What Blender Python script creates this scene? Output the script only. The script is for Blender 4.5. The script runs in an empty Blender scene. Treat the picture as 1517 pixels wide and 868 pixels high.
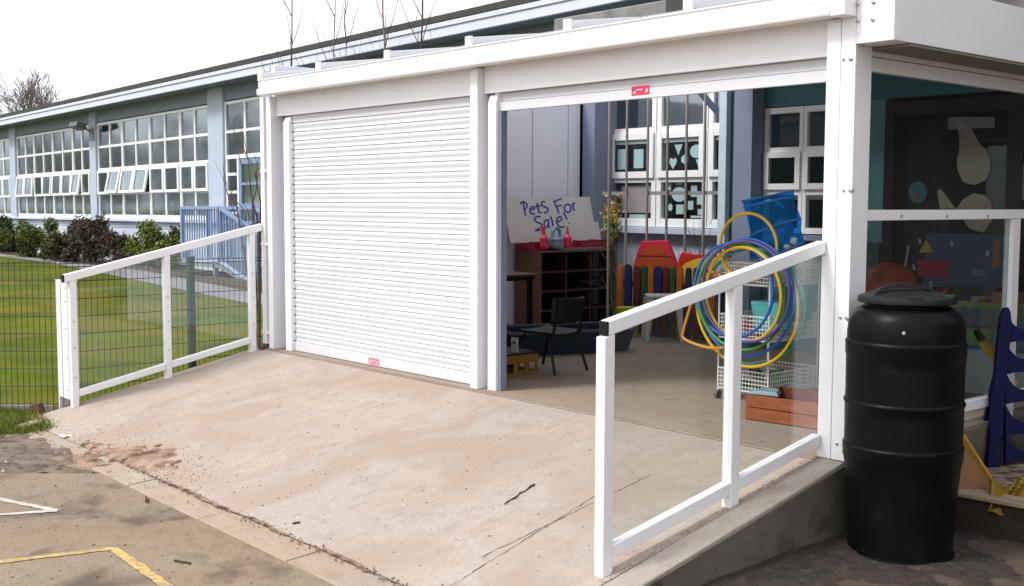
import bpy, math, random
import numpy as np
from mathutils import Vector, Matrix
rnd = random.Random(7)
scene = bpy.context.scene
C = scene.collection

# ---------------------------------------------------------------- camera
W0, H0 = 1517.0, 868.0
F = 1688.469
YAW, PITCH, ROLL = [math.radians(a) for a in (48.964, -4.523, 0.201)]
CAM = Vector((9.523, -5.19, 1.35))
fw = Vector((-math.sin(YAW)*math.cos(PITCH), math.cos(YAW)*math.cos(PITCH), math.sin(PITCH)))
rt = Vector((math.cos(YAW), math.sin(YAW), 0))
up = rt.cross(fw)
r2 = rt*math.cos(ROLL) + up*math.sin(ROLL)
u2 = up*math.cos(ROLL) - rt*math.sin(ROLL)
cam = bpy.data.cameras.new('camera')
cam.lens = 36.0*F/W0; cam.sensor_width = 36; cam.clip_start = .05; cam.clip_end = 800
camo = bpy.data.objects.new('camera', cam); C.objects.link(camo)
M3 = Matrix((r2, u2, -fw)).transposed()
camo.matrix_world = Matrix.Translation(CAM) @ M3.to_4x4()
scene.camera = camo

# ---------------------------------------------------------------- sky, sun, exposure
SUN_EL, SUN_AZ = math.radians(48), math.radians(200)     # azimuth clockwise from +y: the sun stands behind the viewer's left
world = bpy.data.worlds.new('World'); scene.world = world; world.use_nodes = True
nt = world.node_tree; nt.nodes.clear()
sky = nt.nodes.new('ShaderNodeTexSky'); sky.sky_type = 'NISHITA'; sky.sun_disc = False
sky.sun_elevation = SUN_EL; sky.sun_rotation = SUN_AZ; sky.air_density = 1.0; sky.dust_density = 4.0; sky.ozone_density = 1.0
hs = nt.nodes.new('ShaderNodeHueSaturation'); hs.inputs['Saturation'].default_value = .10
mx = nt.nodes.new('ShaderNodeMixRGB'); mx.inputs[0].default_value = .62          # an overcast veil over the sky
mx.inputs[2].default_value = (9.4, 9.6, 10.5, 1)
bg = nt.nodes.new('ShaderNodeBackground'); bg.inputs[1].default_value = .10
wo = nt.nodes.new('ShaderNodeOutputWorld')
nt.links.new(sky.outputs[0], hs.inputs['Color']); nt.links.new(hs.outputs[0], mx.inputs[1])
nt.links.new(mx.outputs[0], bg.inputs[0]); nt.links.new(bg.outputs[0], wo.inputs[0])
sun = bpy.data.lights.new('sun', 'SUN'); sun.energy = 1.5; sun.angle = math.radians(14); sun.color = (1, .98, .95)
suno = bpy.data.objects.new('sun', sun); C.objects.link(suno)
to_sun = Vector((math.sin(SUN_AZ)*math.cos(SUN_EL), math.cos(SUN_AZ)*math.cos(SUN_EL), math.sin(SUN_EL)))
suno.rotation_euler = to_sun.to_track_quat('Z', 'Y').to_euler(); suno.location = (0, -20, 30)
scene.view_settings.view_transform = 'Standard'; scene.view_settings.look = 'None'
scene.view_settings.exposure = 0.80; scene.view_settings.gamma = 1
scene.render.engine = 'CYCLES'
try:
    scene.cycles.use_denoising = True; scene.cycles.max_bounces = 8; scene.cycles.diffuse_bounces = 2; scene.cycles.transparent_max_bounces = 24
    scene.cycles.use_adaptive_sampling = True
except Exception: pass

# ---------------------------------------------------------------- helpers
def ray(px, py): return fw + r2*((px-W0/2)/F) - u2*((py-H0/2)/F)
def onp(px, py, n, c):
    d = ray(px, py); n = Vector(n); return CAM + d*((c - n.dot(CAM))/n.dot(d))
def ax(px, py, c): return onp(px, py, (1,0,0), c)      # the point of the photograph's pixel on the plane x = c
def ay(px, py, c): return onp(px, py, (0,1,0), c)
def az(px, py, c): return onp(px, py, (0,0,1), c)

class MB:
    def __init__(s): s.v = []; s.f = []; s.m = []; s.cur = 0
    def add(s, vs, fs):
        o = len(s.v); s.v += [tuple(v) for v in vs]
        for f in fs: s.f.append([i+o for i in f]); s.m.append(s.cur)
        return s
    def box(s, x0, x1, y0, y1, z0, z1):
        return s.add([(x0,y0,z0),(x1,y0,z0),(x1,y1,z0),(x0,y1,z0),(x0,y0,z1),(x1,y0,z1),(x1,y1,z1),(x0,y1,z1)],
                     [(0,3,2,1),(4,5,6,7),(0,1,5,4),(1,2,6,5),(2,3,7,6),(3,0,4,7)])
    def hexa(s, bot, top):       # four bottom points, four top points, counter-clockwise from above
        return s.add(list(bot)+list(top), [(0,3,2,1),(4,5,6,7),(0,1,5,4),(1,2,6,5),(2,3,7,6),(3,0,4,7)])
    def beam(s, a, b, w, h, side=None):   # bar with a w x h section from a to b
        a, b = Vector(a), Vector(b); d = (b-a).normalized()
        r = (Vector(side) if side else d.cross(Vector((0,0,1))))
        if r.length < 1e-4: r = Vector((1,0,0))
        r = (r - d*r.dot(d)).normalized(); u = r.cross(d)
        q = [r*w/2*i + u*h/2*j for i, j in ((-1,-1),(1,-1),(1,1),(-1,1))]
        return s.add([a+k for k in q]+[b+k for k in q], [(0,1,2,3),(7,6,5,4),(0,4,5,1),(1,5,6,2),(2,6,7,3),(3,7,4,0)])
    def tube(s, pts, r, n=6, closed=False, cap=True):
        pts = [Vector(p) for p in pts]; m = len(pts); rr = r if isinstance(r, (list, tuple)) else [r]*m
        vs = []; prev = None
        for i, p in enumerate(pts):
            if closed: t = pts[(i+1) % m] - pts[i-1]
            else: t = pts[min(i+1, m-1)] - pts[max(i-1, 0)]
            t.normalize()
            if prev is None:
                a = Vector((0,0,1)) if abs(t.z) < .9 else Vector((1,0,0)); u = t.cross(a).normalized()
            else:
                u = prev - t*prev.dot(t); u = u.normalized() if u.length > 1e-6 else t.orthogonal().normalized()
            prev = u; w = t.cross(u)
            for k in range(n):
                an = 2*math.pi*k/n; vs.append(p + (u*math.cos(an) + w*math.sin(an))*rr[i])
        fs = []
        for i in range(m if closed else m-1):
            j = (i+1) % m
            for k in range(n): fs.append((i*n+k, i*n+(k+1) % n, j*n+(k+1) % n, j*n+k))
        if cap and not closed: fs.append(tuple(range(n))[::-1]); fs.append(tuple(range((m-1)*n, m*n)))
        return s.add(vs, fs)
    def lathe(s, prof, c=(0,0,0), n=32, cap=True):
        vs = []; m = len(prof)
        for r, z in prof:
            for k in range(n):
                a = 2*math.pi*k/n; vs.append((c[0]+r*math.cos(a), c[1]+r*math.sin(a), c[2]+z))
        fs = [(i*n+k, i*n+(k+1) % n, (i+1)*n+(k+1) % n, (i+1)*n+k) for i in range(m-1) for k in range(n)]
        if cap: fs.append(tuple(range(n))[::-1]); fs.append(tuple(range((m-1)*n, m*n)))
        return s.add(vs, fs)
    def prism(s, poly, d):       # polygon of 3-D points pushed along vector d
        p = [Vector(q) for q in poly]; d = Vector(d); n = len(p)
        return s.add(p+[q+d for q in p], [tuple(range(n))[::-1], tuple(range(n, 2*n))] + [(i, (i+1) % n, n+(i+1) % n, n+i) for i in range(n)])
    def quad(s, a, b, c, d): return s.add([a,b,c,d], [(0,1,2,3)])
    def grid(s, fn, nu, nv):
        vs = [fn(i/nu, j/nv) for j in range(nv+1) for i in range(nu+1)]
        return s.add(vs, [(j*(nu+1)+i, j*(nu+1)+i+1, (j+1)*(nu+1)+i+1, (j+1)*(nu+1)+i) for j in range(nv) for i in range(nu)])
    def sphere(s, c, r, n=8, sq=(1,1,1)):
        pr = [(r*math.sin(math.pi*i/n), -r*math.cos(math.pi*i/n)) for i in range(n+1)]
        pr[0] = (1e-4, -r); pr[-1] = (1e-4, r); o = len(s.v)
        s.lathe(pr, (0,0,0), n*2, False)
        s.v[o:] = [(c[0]+v[0]*sq[0], c[1]+v[1]*sq[1], c[2]+v[2]*sq[2]) for v in s.v[o:]]
        return s
def world_off(o):
    p = Vector((0,0,0))
    while o is not None: p += o.location; o = o.parent
    return p
def build(name, mb, mat, parent=None, loc=None, bev=0, smooth=False, local=False, seg=2):
    off = Vector(loc) if loc is not None else Vector((0,0,0))
    if parent is not None and not local and loc is None: off = world_off(parent)
    me = bpy.data.meshes.new(name)
    me.from_pydata([(v[0]-off.x, v[1]-off.y, v[2]-off.z) for v in mb.v] if not local else mb.v, [], mb.f)
    for m in (mat if isinstance(mat, (list, tuple)) else [mat]): me.materials.append(m)
    if isinstance(mat, (list, tuple)): me.polygons.foreach_set('material_index', mb.m)
    if smooth:
        me.polygons.foreach_set('use_smooth', [True]*len(me.polygons))
        try: me.set_sharp_from_angle(angle=math.radians(40))
        except Exception: pass
    me.update()
    o = bpy.data.objects.new(name, me); C.objects.link(o)
    if parent is not None:
        o.parent = parent
        if loc is not None: o.location = off - (world_off(parent) if not local else Vector((0,0,0)))
    elif loc is not None: o.location = off
    if bev:
        b = o.modifiers.new('bevel', 'BEVEL'); b.width = bev; b.segments = seg; b.limit_method = 'ANGLE'; b.angle_limit = math.radians(50)
    return o
def tag(o, label, cat, group=None):
    o['label'] = label; o['category'] = cat
    if group: o['group'] = group
    return o
def thing(name, label, cat, loc=(0,0,0), rz=0, group=None):
    o = bpy.data.objects.new(name, None); C.objects.link(o); o.location = loc; o.rotation_euler = (0,0,rz)
    o.empty_display_size = .2
    return tag(o, label, cat, group)
def kind(o, k): o['kind'] = k; return o

# ---------------------------------------------------------------- materials
def mat(name, col, rough=.6, var=.0, scale=8, bump=0, bscale=60, metal=0, dirt=None, dirt_s=3, dirt_lo=.55, dirt_hi=.75, spec=.5, stretch=None, coat=0, speck=None):
    m = bpy.data.materials.new(name); m.use_nodes = True; t = m.node_tree; N, L = t.nodes, t.links
    b = N['Principled BSDF']; b.inputs['Roughness'].default_value = rough; b.inputs['Metallic'].default_value = metal
    b.inputs['Specular IOR Level'].default_value = spec; b.inputs['Coat Weight'].default_value = coat
    tc = N.new('ShaderNodeTexCoord'); vec = tc.outputs['Object']
    if stretch:
        mp = N.new('ShaderNodeMapping'); mp.inputs['Scale'].default_value = stretch; L.new(vec, mp.inputs[0]); vec = mp.outputs[0]
    def noise(sc, det=5, ro=.55):
        n = N.new('ShaderNodeTexNoise'); n.inputs['Scale'].default_value = sc; n.inputs['Detail'].default_value = det; n.inputs['Roughness'].default_value = ro
        L.new(vec, n.inputs['Vector']); return n.outputs['Fac']
    def ramp(f, lo, hi):
        r = N.new('ShaderNodeMapRange'); r.inputs[1].default_value = lo; r.inputs[2].default_value = hi; L.new(f, r.inputs[0]); return r.outputs[0]
    def mixc(f, a, c):
        k = N.new('ShaderNodeMixRGB')
        if hasattr(f, 'links'): L.new(f, k.inputs[0])
        else: k.inputs[0].default_value = f
        for i, q in ((1, a), (2, c)):
            if hasattr(q, 'links'): L.new(q, k.inputs[i])
            else: k.inputs[i].default_value = (*q, 1)
        return k.outputs[0]
    cc = tuple(col)
    if var:
        d = tuple(max(0, c*(1-var)) for c in col); l = tuple(min(1, c*(1+var)) for c in col)
        cc = mixc(ramp(noise(scale), .3, .7), d, l)
    if dirt: cc = mixc(ramp(noise(dirt_s, 6, .6), dirt_lo, dirt_hi), cc, dirt)
    if speck:      # (colour, scale, threshold)
        v = N.new('ShaderNodeTexNoise'); v.inputs['Scale'].default_value = speck[1]; v.inputs['Detail'].default_value = 2; L.new(vec, v.inputs['Vector'])
        cc = mixc(ramp(v.outputs['Fac'], speck[2], speck[2]+.05), cc, speck[0])
    if hasattr(cc, 'links'): L.new(cc, b.inputs['Base Color'])
    else: b.inputs['Base Color'].default_value = (*cc, 1)
    if bump:
        bp = N.new('ShaderNodeBump'); bp.inputs['Strength'].default_value = bump; bp.inputs['Distance'].default_value = .02
        L.new(noise(bscale, 6, .6), bp.inputs['Height']); L.new(bp.outputs[0], b.inputs['Normal'])
    m['bsdf'] = 1
    return m
def glass(name, tint, fac=.06, rough=0.0, ior=1.5):
    m = bpy.data.materials.new(name); m.use_nodes = True; t = m.node_tree; t.nodes.clear(); N, L = t.nodes, t.links
    tr = N.new('ShaderNodeBsdfTransparent'); tr.inputs[0].default_value = (*tint, 1)
    gl = N.new('ShaderNodeBsdfGlossy'); gl.inputs['Roughness'].default_value = rough; gl.inputs[0].default_value = (.90,.98,1,1)
    fr = N.new('ShaderNodeFresnel'); ge = N.new('ShaderNodeNewGeometry')     # the same reflectance from either side of the sheet
    pw_ = N.new('ShaderNodeMapRange'); pw_.inputs[3].default_value = ior; pw_.inputs[4].default_value = 1/ior
    L.new(ge.outputs['Backfacing'], pw_.inputs[0]); L.new(pw_.outputs[0], fr.inputs[0])
    ad = N.new('ShaderNodeMath'); ad.operation = 'ADD'; ad.use_clamp = True; ad.inputs[1].default_value = fac; L.new(fr.outputs[0], ad.inputs[0])
    mxs = N.new('ShaderNodeMixShader'); L.new(ad.outputs[0], mxs.inputs[0]); L.new(tr.outputs[0], mxs.inputs[1]); L.new(gl.outputs[0], mxs.inputs[2])
    o = N.new('ShaderNodeOutputMaterial'); L.new(mxs.outputs[0], o.inputs[0]); return m
def translucent(name, col, trans=.5, alpha=0):
    m = bpy.data.materials.new(name); m.use_nodes = True; t = m.node_tree; t.nodes.clear(); N, L = t.nodes, t.links
    d = N.new('ShaderNodeBsdfDiffuse'); d.inputs[0].default_value = (*col, 1)
    tl = N.new('ShaderNodeBsdfTranslucent'); tl.inputs[0].default_value = (*col, 1)
    mxs = N.new('ShaderNodeMixShader'); mxs.inputs[0].default_value = trans; L.new(d.outputs[0], mxs.inputs[1]); L.new(tl.outputs[0], mxs.inputs[2])
    out = mxs.outputs[0]
    if alpha:
        tp = N.new('ShaderNodeBsdfTransparent'); tp.inputs[0].default_value = (*[min(1, c*1.4+.1) for c in col], 1)
        m2 = N.new('ShaderNodeMixShader'); m2.inputs[0].default_value = alpha; L.new(out, m2.inputs[1]); L.new(tp.outputs[0], m2.inputs[2]); out = m2.outputs[0]
    o = N.new('ShaderNodeOutputMaterial'); L.new(out, o.inputs[0]); return m

WHITE  = mat('white_powder_coat', (.85,.84,.85), .32, .02, 3, dirt=(.64,.61,.56), dirt_s=6, dirt_lo=.63, dirt_hi=.88, speck=((.52,.47,.40), 26, .77))
UPVC   = mat('white_window_frame', (.80,.80,.80), .35, .03, 4)
SLATM  = mat('white_shutter_slat', (.66,.655,.69), .30, .02, 2, dirt=(.60,.59,.60), dirt_s=2.2, dirt_lo=.55, dirt_hi=.85)
ALU    = mat('grey_aluminium', (.22,.25,.34), .5, .05, 10, metal=.1)
STEEL  = mat('bolt_steel', (.5,.5,.52), .3, metal=.9)
BLACKP = mat('black_plastic_cap', (.006,.006,.006), .4, spec=.3)
BARREL = mat('black_barrel_plastic', (.0035,.004,.004), .38, .2, 6, bump=.05, bscale=30, dirt=(.013,.012,.010), dirt_s=7, dirt_lo=.60, dirt_hi=.76, spec=.11, speck=((.02,.018,.015), 34, .74))
LIDM   = mat('charcoal_lid_plastic', (.013,.013,.015), .5, .15, 8, spec=.25)
GLASS  = glass('clear_glass', (.95,.97,.96), .015)
SIDEGLASS = glass('side_glass', (.66,.70,.70), .0)
WGLASS = glass('window_glass', (.60,.68,.70), .17, .07, 1.55)
DARKGLASS = glass('dark_window_glass', (.86,.90,.90), .0, 0, 1.45)
RED    = mat('red_sticker', (.62,.03,.09), .5)
PINK   = mat('pink_sticker', (.75,.20,.28), .5)
STICKW = mat('sticker_white', (.85,.6,.65), .5)
LBLUE  = mat('pale_blue_painted_wall', (.43,.49,.59), .7, .06, 2, bump=.1, bscale=30)
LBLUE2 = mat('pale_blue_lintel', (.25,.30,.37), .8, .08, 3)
FASCIA = mat('pale_blue_fascia', (.60,.64,.74), .6, .04, 3)
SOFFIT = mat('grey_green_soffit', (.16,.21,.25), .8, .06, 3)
FELT   = mat('dark_roof_felt', (.05,.053,.042), .9, .2, 6, bump=.3)
TEAL   = mat('teal_painted_wall', (.055,.155,.17), .75, .06, 2)
GBLUE  = mat('grey_blue_pier', (.19,.22,.31), .75, .05, 3)
PANELW = mat('lavender_white_panel', (.82,.82,.90), .5, .02, 2)
PARAP  = mat('weathered_concrete_parapet', (.20,.20,.19), .9, .25, 4, bump=.3)
ROOM   = mat('dim_room_wall', (.10,.115,.12), .9, .3, 1.2)
POLY   = translucent('opal_polycarbonate', (.35,.37,.40), .05)
BLUERAIL = mat('blue_painted_steel', (.20,.29,.45), .45, .08, 5)
GREENP = mat('dark_green_post', (.012,.05,.035), .5, .1, 5)
WIREM  = mat('dark_green_wire', (.008,.02,.012), .5)
GALV   = mat('galvanised_steel', (.30,.28,.27), .5, .12, 12, metal=.35)
WOODBR = mat('warm_brown_wood', (.135,.055,.032), .5, .15, 6, stretch=(1,1,8))
WOODED = mat('dark_brown_shelf', (.045,.012,.007), .55, .15, 6)
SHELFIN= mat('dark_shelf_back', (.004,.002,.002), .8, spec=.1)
BOARD  = mat('white_board_card', (.62,.58,.55), .6, .03, 4)
INK    = mat('blue_marker_ink', (.03,.03,.30), .5)
CRIM   = mat('crimson_vinyl', (.30,.006,.03), .4, .12, 8)
REDB   = mat('red_bottle_plastic', (.65,.02,.06), .25, coat=.3)
TEALB  = mat('blue_green_bottle', (.10,.32,.42), .25, coat=.3)
GREYT  = translucent('grey_clear_plastic', (.055,.07,.11), .3)
BLACKM = mat('black_metal', (.004,.004,.005), .45, spec=.25)
BLACKS = mat('black_seat', (.008,.007,.008), .5, spec=.25)
CHROME = mat('chrome_tube', (.6,.6,.62), .25, metal=1)
CRATE  = mat('ochre_plastic_crate', (.24,.12,.015), .5, .15, 10)
ORANGE = mat('orange_paint', (.40,.10,.010), .5, .2, 8)
NAVY   = mat('navy_paint', (.006,.010,.075), .5, .2, 8)
MAROON = mat('maroon_paint', (.09,.008,.008), .5, .2, 8)
GREEN  = mat('green_paint', (.006,.065,.015), .5, .2, 8)
REDP   = mat('red_plastic', (.42,.018,.012), .4, .12, 5)
REDOR  = mat('orange_red_plastic', (.34,.05,.010), .4, .12, 5)
YELP   = mat('yellow_plastic', (.62,.40,.02), .4, .1, 6)
LIME   = mat('lime_plastic', (.42,.50,.02), .5)
HBLUE  = mat('hoop_blue', (.02,.12,.50), .3)
HYEL   = mat('hoop_yellow', (.66,.40,.005), .3)
HGRN   = mat('hoop_green', (.06,.24,.05), .3)
HTEAL  = mat('hoop_teal', (.04,.25,.20), .3)
HORA   = mat('hoop_orange', (.62,.25,.02), .3)
HPUR   = mat('hoop_purple', (.07,.05,.24), .3)
WIREW  = mat('white_coated_wire', (.78,.76,.73), .4)
BAGM   = translucent('blue_net_bag', (.05,.33,.68), .45, .68)
BAGSEAM= mat('blue_bag_seam', (.02,.17,.45), .6)
BALLG  = mat('pale_grey_ball', (.42,.50,.52), .5)
PLANT  = mat('orange_stained_board', (.27,.07,.022), .6, .2, 7, dirt=(.28,.18,.12), dirt_s=4, dirt_lo=.6, dirt_hi=.8, stretch=(1,1,6))
DRED   = mat('dark_red_board', (.14,.025,.015), .7, .2, 7)
SLATE  = mat('blue_grey_slate', (.20,.28,.32), .6, .1, 8)
TEALTUB= mat('turquoise_plastic', (.10,.42,.42), .4)
DBLUE  = mat('dark_blue_plastic', (.004,.006,.048), .5, .1, 6, spec=.15)
BRONZE = mat('orange_brown_board', (.17,.06,.006), .55, .2, 6)
YFAB   = mat('yellow_sheeting', (.22,.14,.008), .6, .25, 7)
SLEEP  = mat('dark_timber', (.032,.018,.011), .85, .35, 6, bump=.4, bscale=30, stretch=(.6,4,4))
SLEEPT = mat('worn_timber_plank', (.30,.23,.15), .85, .25, 6, bump=.3, stretch=(.6,4,4))
PAPER  = mat('pale_paper', (.66,.80,.80), .8)
PAPERK = mat('pale_pink_paper', (.60,.42,.42), .8)
PAPERB = mat('buff_paper', (.42,.37,.28), .8, .08, 6)
CURT   = mat('dark_blue_curtain', (.02,.035,.07), .9, .3, 1, stretch=(14,1,.3))
GREENCURT = mat('lime_curtain', (.50,.70,.06), .8, .3, 2, stretch=(10,1,.3))
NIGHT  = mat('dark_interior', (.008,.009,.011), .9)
MATB   = mat('navy_play_mat', (.05,.10,.20), .7, .15, 3)
ROADG  = mat('road_mat_grey', (.15,.19,.21), .7)
ROADGR = mat('road_mat_green', (.20,.36,.08), .7, .3, 6)
CREAM  = mat('cream_panel', (.50,.50,.50), .7, .06, 4)
CARD   = mat('brown_card', (.33,.20,.11), .8)
LAWN   = mat('mown_turf', (.075,.105,.003), .95, .4, 1.1, bump=.6, bscale=50, dirt=(.15,.125,.015), dirt_s=.6, dirt_lo=.45, dirt_hi=.65, spec=.1)
SOIL   = mat('dark_soil', (.07,.042,.026), .95, .45, 9, bump=1, bscale=22, dirt=(.16,.10,.06), dirt_s=14, dirt_lo=.55, dirt_hi=.7)
SOILV  = mat('grey_brown_earth', (.17,.125,.09), .95, .4, 7, bump=1, bscale=22, dirt=(.075,.05,.032), dirt_s=9, dirt_lo=.5, dirt_hi=.62)
SAND   = mat('reddish_builders_sand', (.33,.215,.15), .95, .35, 9, bump=1, bscale=30, dirt=(.11,.055,.032), dirt_s=7, dirt_lo=.46, dirt_hi=.60)
PATHM  = mat('grey_path', (.22,.21,.22), .9, .12, 3)
GROUND = mat('distant_ground', (.09,.12,.03), .95, .3, .3)
BARK   = mat('twig_bark', (.085,.055,.045), .9, .2, 10)
BARKP  = mat('pale_twig_bark', (.20,.13,.12), .9, .2, 10)
YPAINT = mat('yellow_line_paint', (.52,.34,.11), .85, .3, 9, speck=((.31,.25,.16), 24, .53))
WPAINT = mat('white_line_paint', (.50,.46,.39), .85, .2, 9, speck=((.30,.26,.2), 24, .60))
LEAVES = [mat('leaf_'+n, c, .6, .35, 6) for n, c in (('dark', (.022,.040,.010)), ('mid', (.075,.105,.012)), ('red', (.062,.032,.016)), ('bright', (.19,.22,.02)))]
FORS   = mat('yellow_blossom', (.62,.42,.01), .6, .2, 9)
BLADE  = [mat('grass_blade_'+n, c, .7, .2, 5) for n, c in (('d', (.22,.18,.03)), ('a', (.105,.17,.004)), ('b', (.17,.195,.008)), ('c', (.06,.11,.003)))]
BRICKM = mat('red_brick', (.25,.09,.05), .9, .2, 8, bump=.5)
CRACKM = mat('dark_crack', (.055,.04,.03), .95)
LITTER = mat('brown_leaf_bits', (.07,.038,.022), .9, .4, 30)

def concrete(name, base, pink, grey, streak, seed=0, speck=(.10,.075,.055), sp=.73, rough=.85, bstr=.35, patch=None):
    """Weathered concrete: broad pink and grey clouding, brushed streaks along y, dark flecks."""
    m = bpy.data.materials.new(name); m.use_nodes = True; t = m.node_tree; N, L = t.nodes, t.links
    b = N['Principled BSDF']; b.inputs['Roughness'].default_value = rough; b.inputs['Specular IOR Level'].default_value = .3
    tc = N.new('ShaderNodeTexCoord'); vec = tc.outputs['Object']
    def mapped(s):
        mp = N.new('ShaderNodeMapping'); mp.inputs['Scale'].default_value = s; mp.inputs['Location'].default_value = (seed, seed*.7, 0); L.new(vec, mp.inputs[0]); return mp.outputs[0]
    def noise(v, sc, det=6, ro=.6, dist=0):
        n = N.new('ShaderNodeTexNoise'); n.inputs['Scale'].default_value = sc; n.inputs['Detail'].default_value = det; n.inputs['Roughness'].default_value = ro
        n.inputs['Distortion'].default_value = dist; L.new(v, n.inputs['Vector']); return n.outputs['Fac']
    def mr(f, lo, hi, a=0, c=1):
        r = N.new('ShaderNodeMapRange'); r.inputs[1].default_value = lo; r.inputs[2].default_value = hi; r.inputs[3].default_value = a; r.inputs[4].default_value = c; L.new(f, r.inputs[0]); return r.outputs[0]
    def mix(f, a, c, bt='MIX'):
        k = N.new('ShaderNodeMixRGB'); k.blend_type = bt
        if hasattr(f, 'links'): L.new(f, k.inputs[0])
        else: k.inputs[0].default_value = f
        for i, q in ((1, a), (2, c)):
            if hasattr(q, 'links'): L.new(q, k.inputs[i])
            else: k.inputs[i].default_value = (*q, 1)
        return k.outputs[0]
    v1 = mapped((1,1,1)); vs = mapped(streak); vd = mapped((2.2,1,1))
    c = mix(mr(noise(v1, 1.1, 4), .38, .66), base, pink)
    c = mix(mr(noise(v1, .8, 5, .6, .4), .48, .72), c, grey)
    c = mix(mr(noise(vs, 5, 6, .68),   .52, .74, 0, .62), c, tuple(x*.62 for x in pink))
    c = mix(mr(noise(vs, 11, 5, .7), .56, .72, 0, .22), c, tuple(x*.60 for x in pink))
    c = mix(mr(noise(v1, 9, 5, .7), .45, .72, 0, .34), c, tuple(x*.66 for x in pink))
    c = mix(mr(noise(v1, 60, 3), .35, .68, 0, .34), c, tuple(x*.58 for x in base))
    if patch: c = mix(mr(noise(v1, patch[1], 4, .55, .5), patch[2], patch[2]+.13), c, patch[0])
    c = mix(mr(noise(vd, 16, 3, .6), sp, sp+.03), c, speck)
    c = mix(mr(noise(vd, 42, 2, .6), sp-.02, sp+.01), c, speck)
    L.new(c, b.inputs['Base Color'])
    bp = N.new('ShaderNodeBump'); bp.inputs['Strength'].default_value = bstr; bp.inputs['Distance'].default_value = .012
    ad = N.new('ShaderNodeMath'); ad.operation = 'ADD'; L.new(noise(vs, 14, 5), ad.inputs[0]); L.new(noise(v1, 70, 4), ad.inputs[1])
    L.new(ad.outputs[0], bp.inputs['Height']); L.new(bp.outputs[0], b.inputs['Normal'])
    return m
RAMPM = concrete('pinkish_ramp_concrete', (.445,.375,.315), (.425,.33,.26), (.405,.365,.32), (2.4,1,1), 3, sp=.725, patch=((.355,.275,.215), 1.25, .50))
SLABM = concrete('grey_floor_concrete', (.36,.285,.22), (.34,.245,.175), (.30,.26,.215), (2,1,1), 9)
KERBM = concrete('buff_kerb_concrete', (.42,.34,.26), (.40,.29,.21), (.36,.33,.28), (1,3,1), 15)
EDGEM = concrete('pale_edge_concrete', (.40,.365,.315), (.38,.32,.255), (.35,.325,.285), (2,1,1), 41, sp=.72)
SIDEM = concrete('shaded_grey_concrete', (.155,.138,.112), (.125,.105,.08), (.11,.10,.085), (1,1,3), 21, sp=.70, patch=((.06,.052,.044), 2.6, .52))  # darker than the edge concrete: the side's shade is put into the colour
TARM  = concrete('worn_playground_asphalt', (.30,.232,.16), (.28,.195,.125), (.25,.21,.155), (2,2,1), 27, sp=.72, patch=((.125,.09,.065), 1.7, .51), bstr=.6)
YARDM = concrete('stained_yard_concrete', (.10,.075,.055), (.08,.056,.04), (.19,.18,.165), (1,1,1), 33, sp=.66, patch=((.055,.04,.03), 2.2, .56), bstr=.6)

# ---------------------------------------------------------------- ground
GZ = -.46
g = MB(); g.grid(lambda u, v: (-240+480*u, -240+480*v, -.56), 8, 8); kind(build('ground', g, GROUND), 'structure')
e0 = Vector((2.13, -2.28, GZ)); ed = Vector((-rt.x, -rt.y, 0)).normalized()
g = MB()
pl = [e0, e0+ed*60, (60,-47,GZ), (60,8,GZ), (6.0,8,GZ), (6.0,-2.28,GZ)]
g.add(pl, [(0,1,2,3,4,5)]); kind(build('playground', g, TARM), 'structure')
# side yard (ground beside the ramp, rising a little), grid with fine unevenness
def yard(u, v):
    x = 6.0 + 5*u; y = -2.0 + 3.0*v
    k = min(1, max(0, (y+2.0)/1.3)); h = -.452 + .052*k*k*(3-2*k)
    return (x, y, h + .006*math.sin(x*7+y*3)*math.sin(y*5))
g = MB(); g.grid(yard, 60, 40); kind(build('side_yard', g, YARDM, smooth=True), 'structure')
# lawn beyond the mesh fence
g = MB(); g.add([(-.30,-2.05,GZ+.005), (-.30,5,GZ+.005), (-.3,9,GZ+.005), (-60,9,GZ+.005), (-60,-75,GZ+.005), (-.30-.656*90, -2.05-.754*90, GZ+.005)], [(0,1,2,3,4,5)])
kind(build('lawn', g, LAWN), 'structure')
# verge: the small grass corner in front of the fence, with earth between it and the asphalt
g = MB()
va = Vector((2.2,-2.22,-.447)); vd_ = Vector((-.30,-1.95,-.447))
def verge(u, v):
    p = (va+ed*.12).lerp(vd_, v) + ed*(-.30+14*u**1.6); k = min(1, v*7)
    j = (.05*math.sin(u*230)+.04*math.sin(u*97+1)+.05*math.sin(u*41))*(1-v)
    return (p.x-ed.y*j, p.y+ed.x*j, -.468+.018*k + .007*math.sin(p.x*21+p.y*9)*math.sin(p.y*27-p.x*8))
g.grid(verge, 220, 24); kind(build('soil_verge', g, SOILV, smooth=True), 'structure')
g = MB(); g.add([(-60,7.4,-.445), (-60,6.7,-.445), (-24.5,6.55,-.445), (-9,4.55,-.445), (-2,3.6,-.445), (-2,4.6,-.445), (-9,5.5,-.445), (-19,7.0,-.445)], [(0,1,2,3,4,5,6,7)])
kind(build('path', g, PATHM), 'structure')
g = MB(); g.add([(-60,7.4,-.449), (-19,6.9,-.449), (-9,5.4,-.449), (-3,4.6,-.449), (-3,8.45,-.449), (-60,8.45,-.449)], [(0,1,2,3,4,5)])
kind(build('flower_bed_soil', g, SOIL), 'structure')

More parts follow.
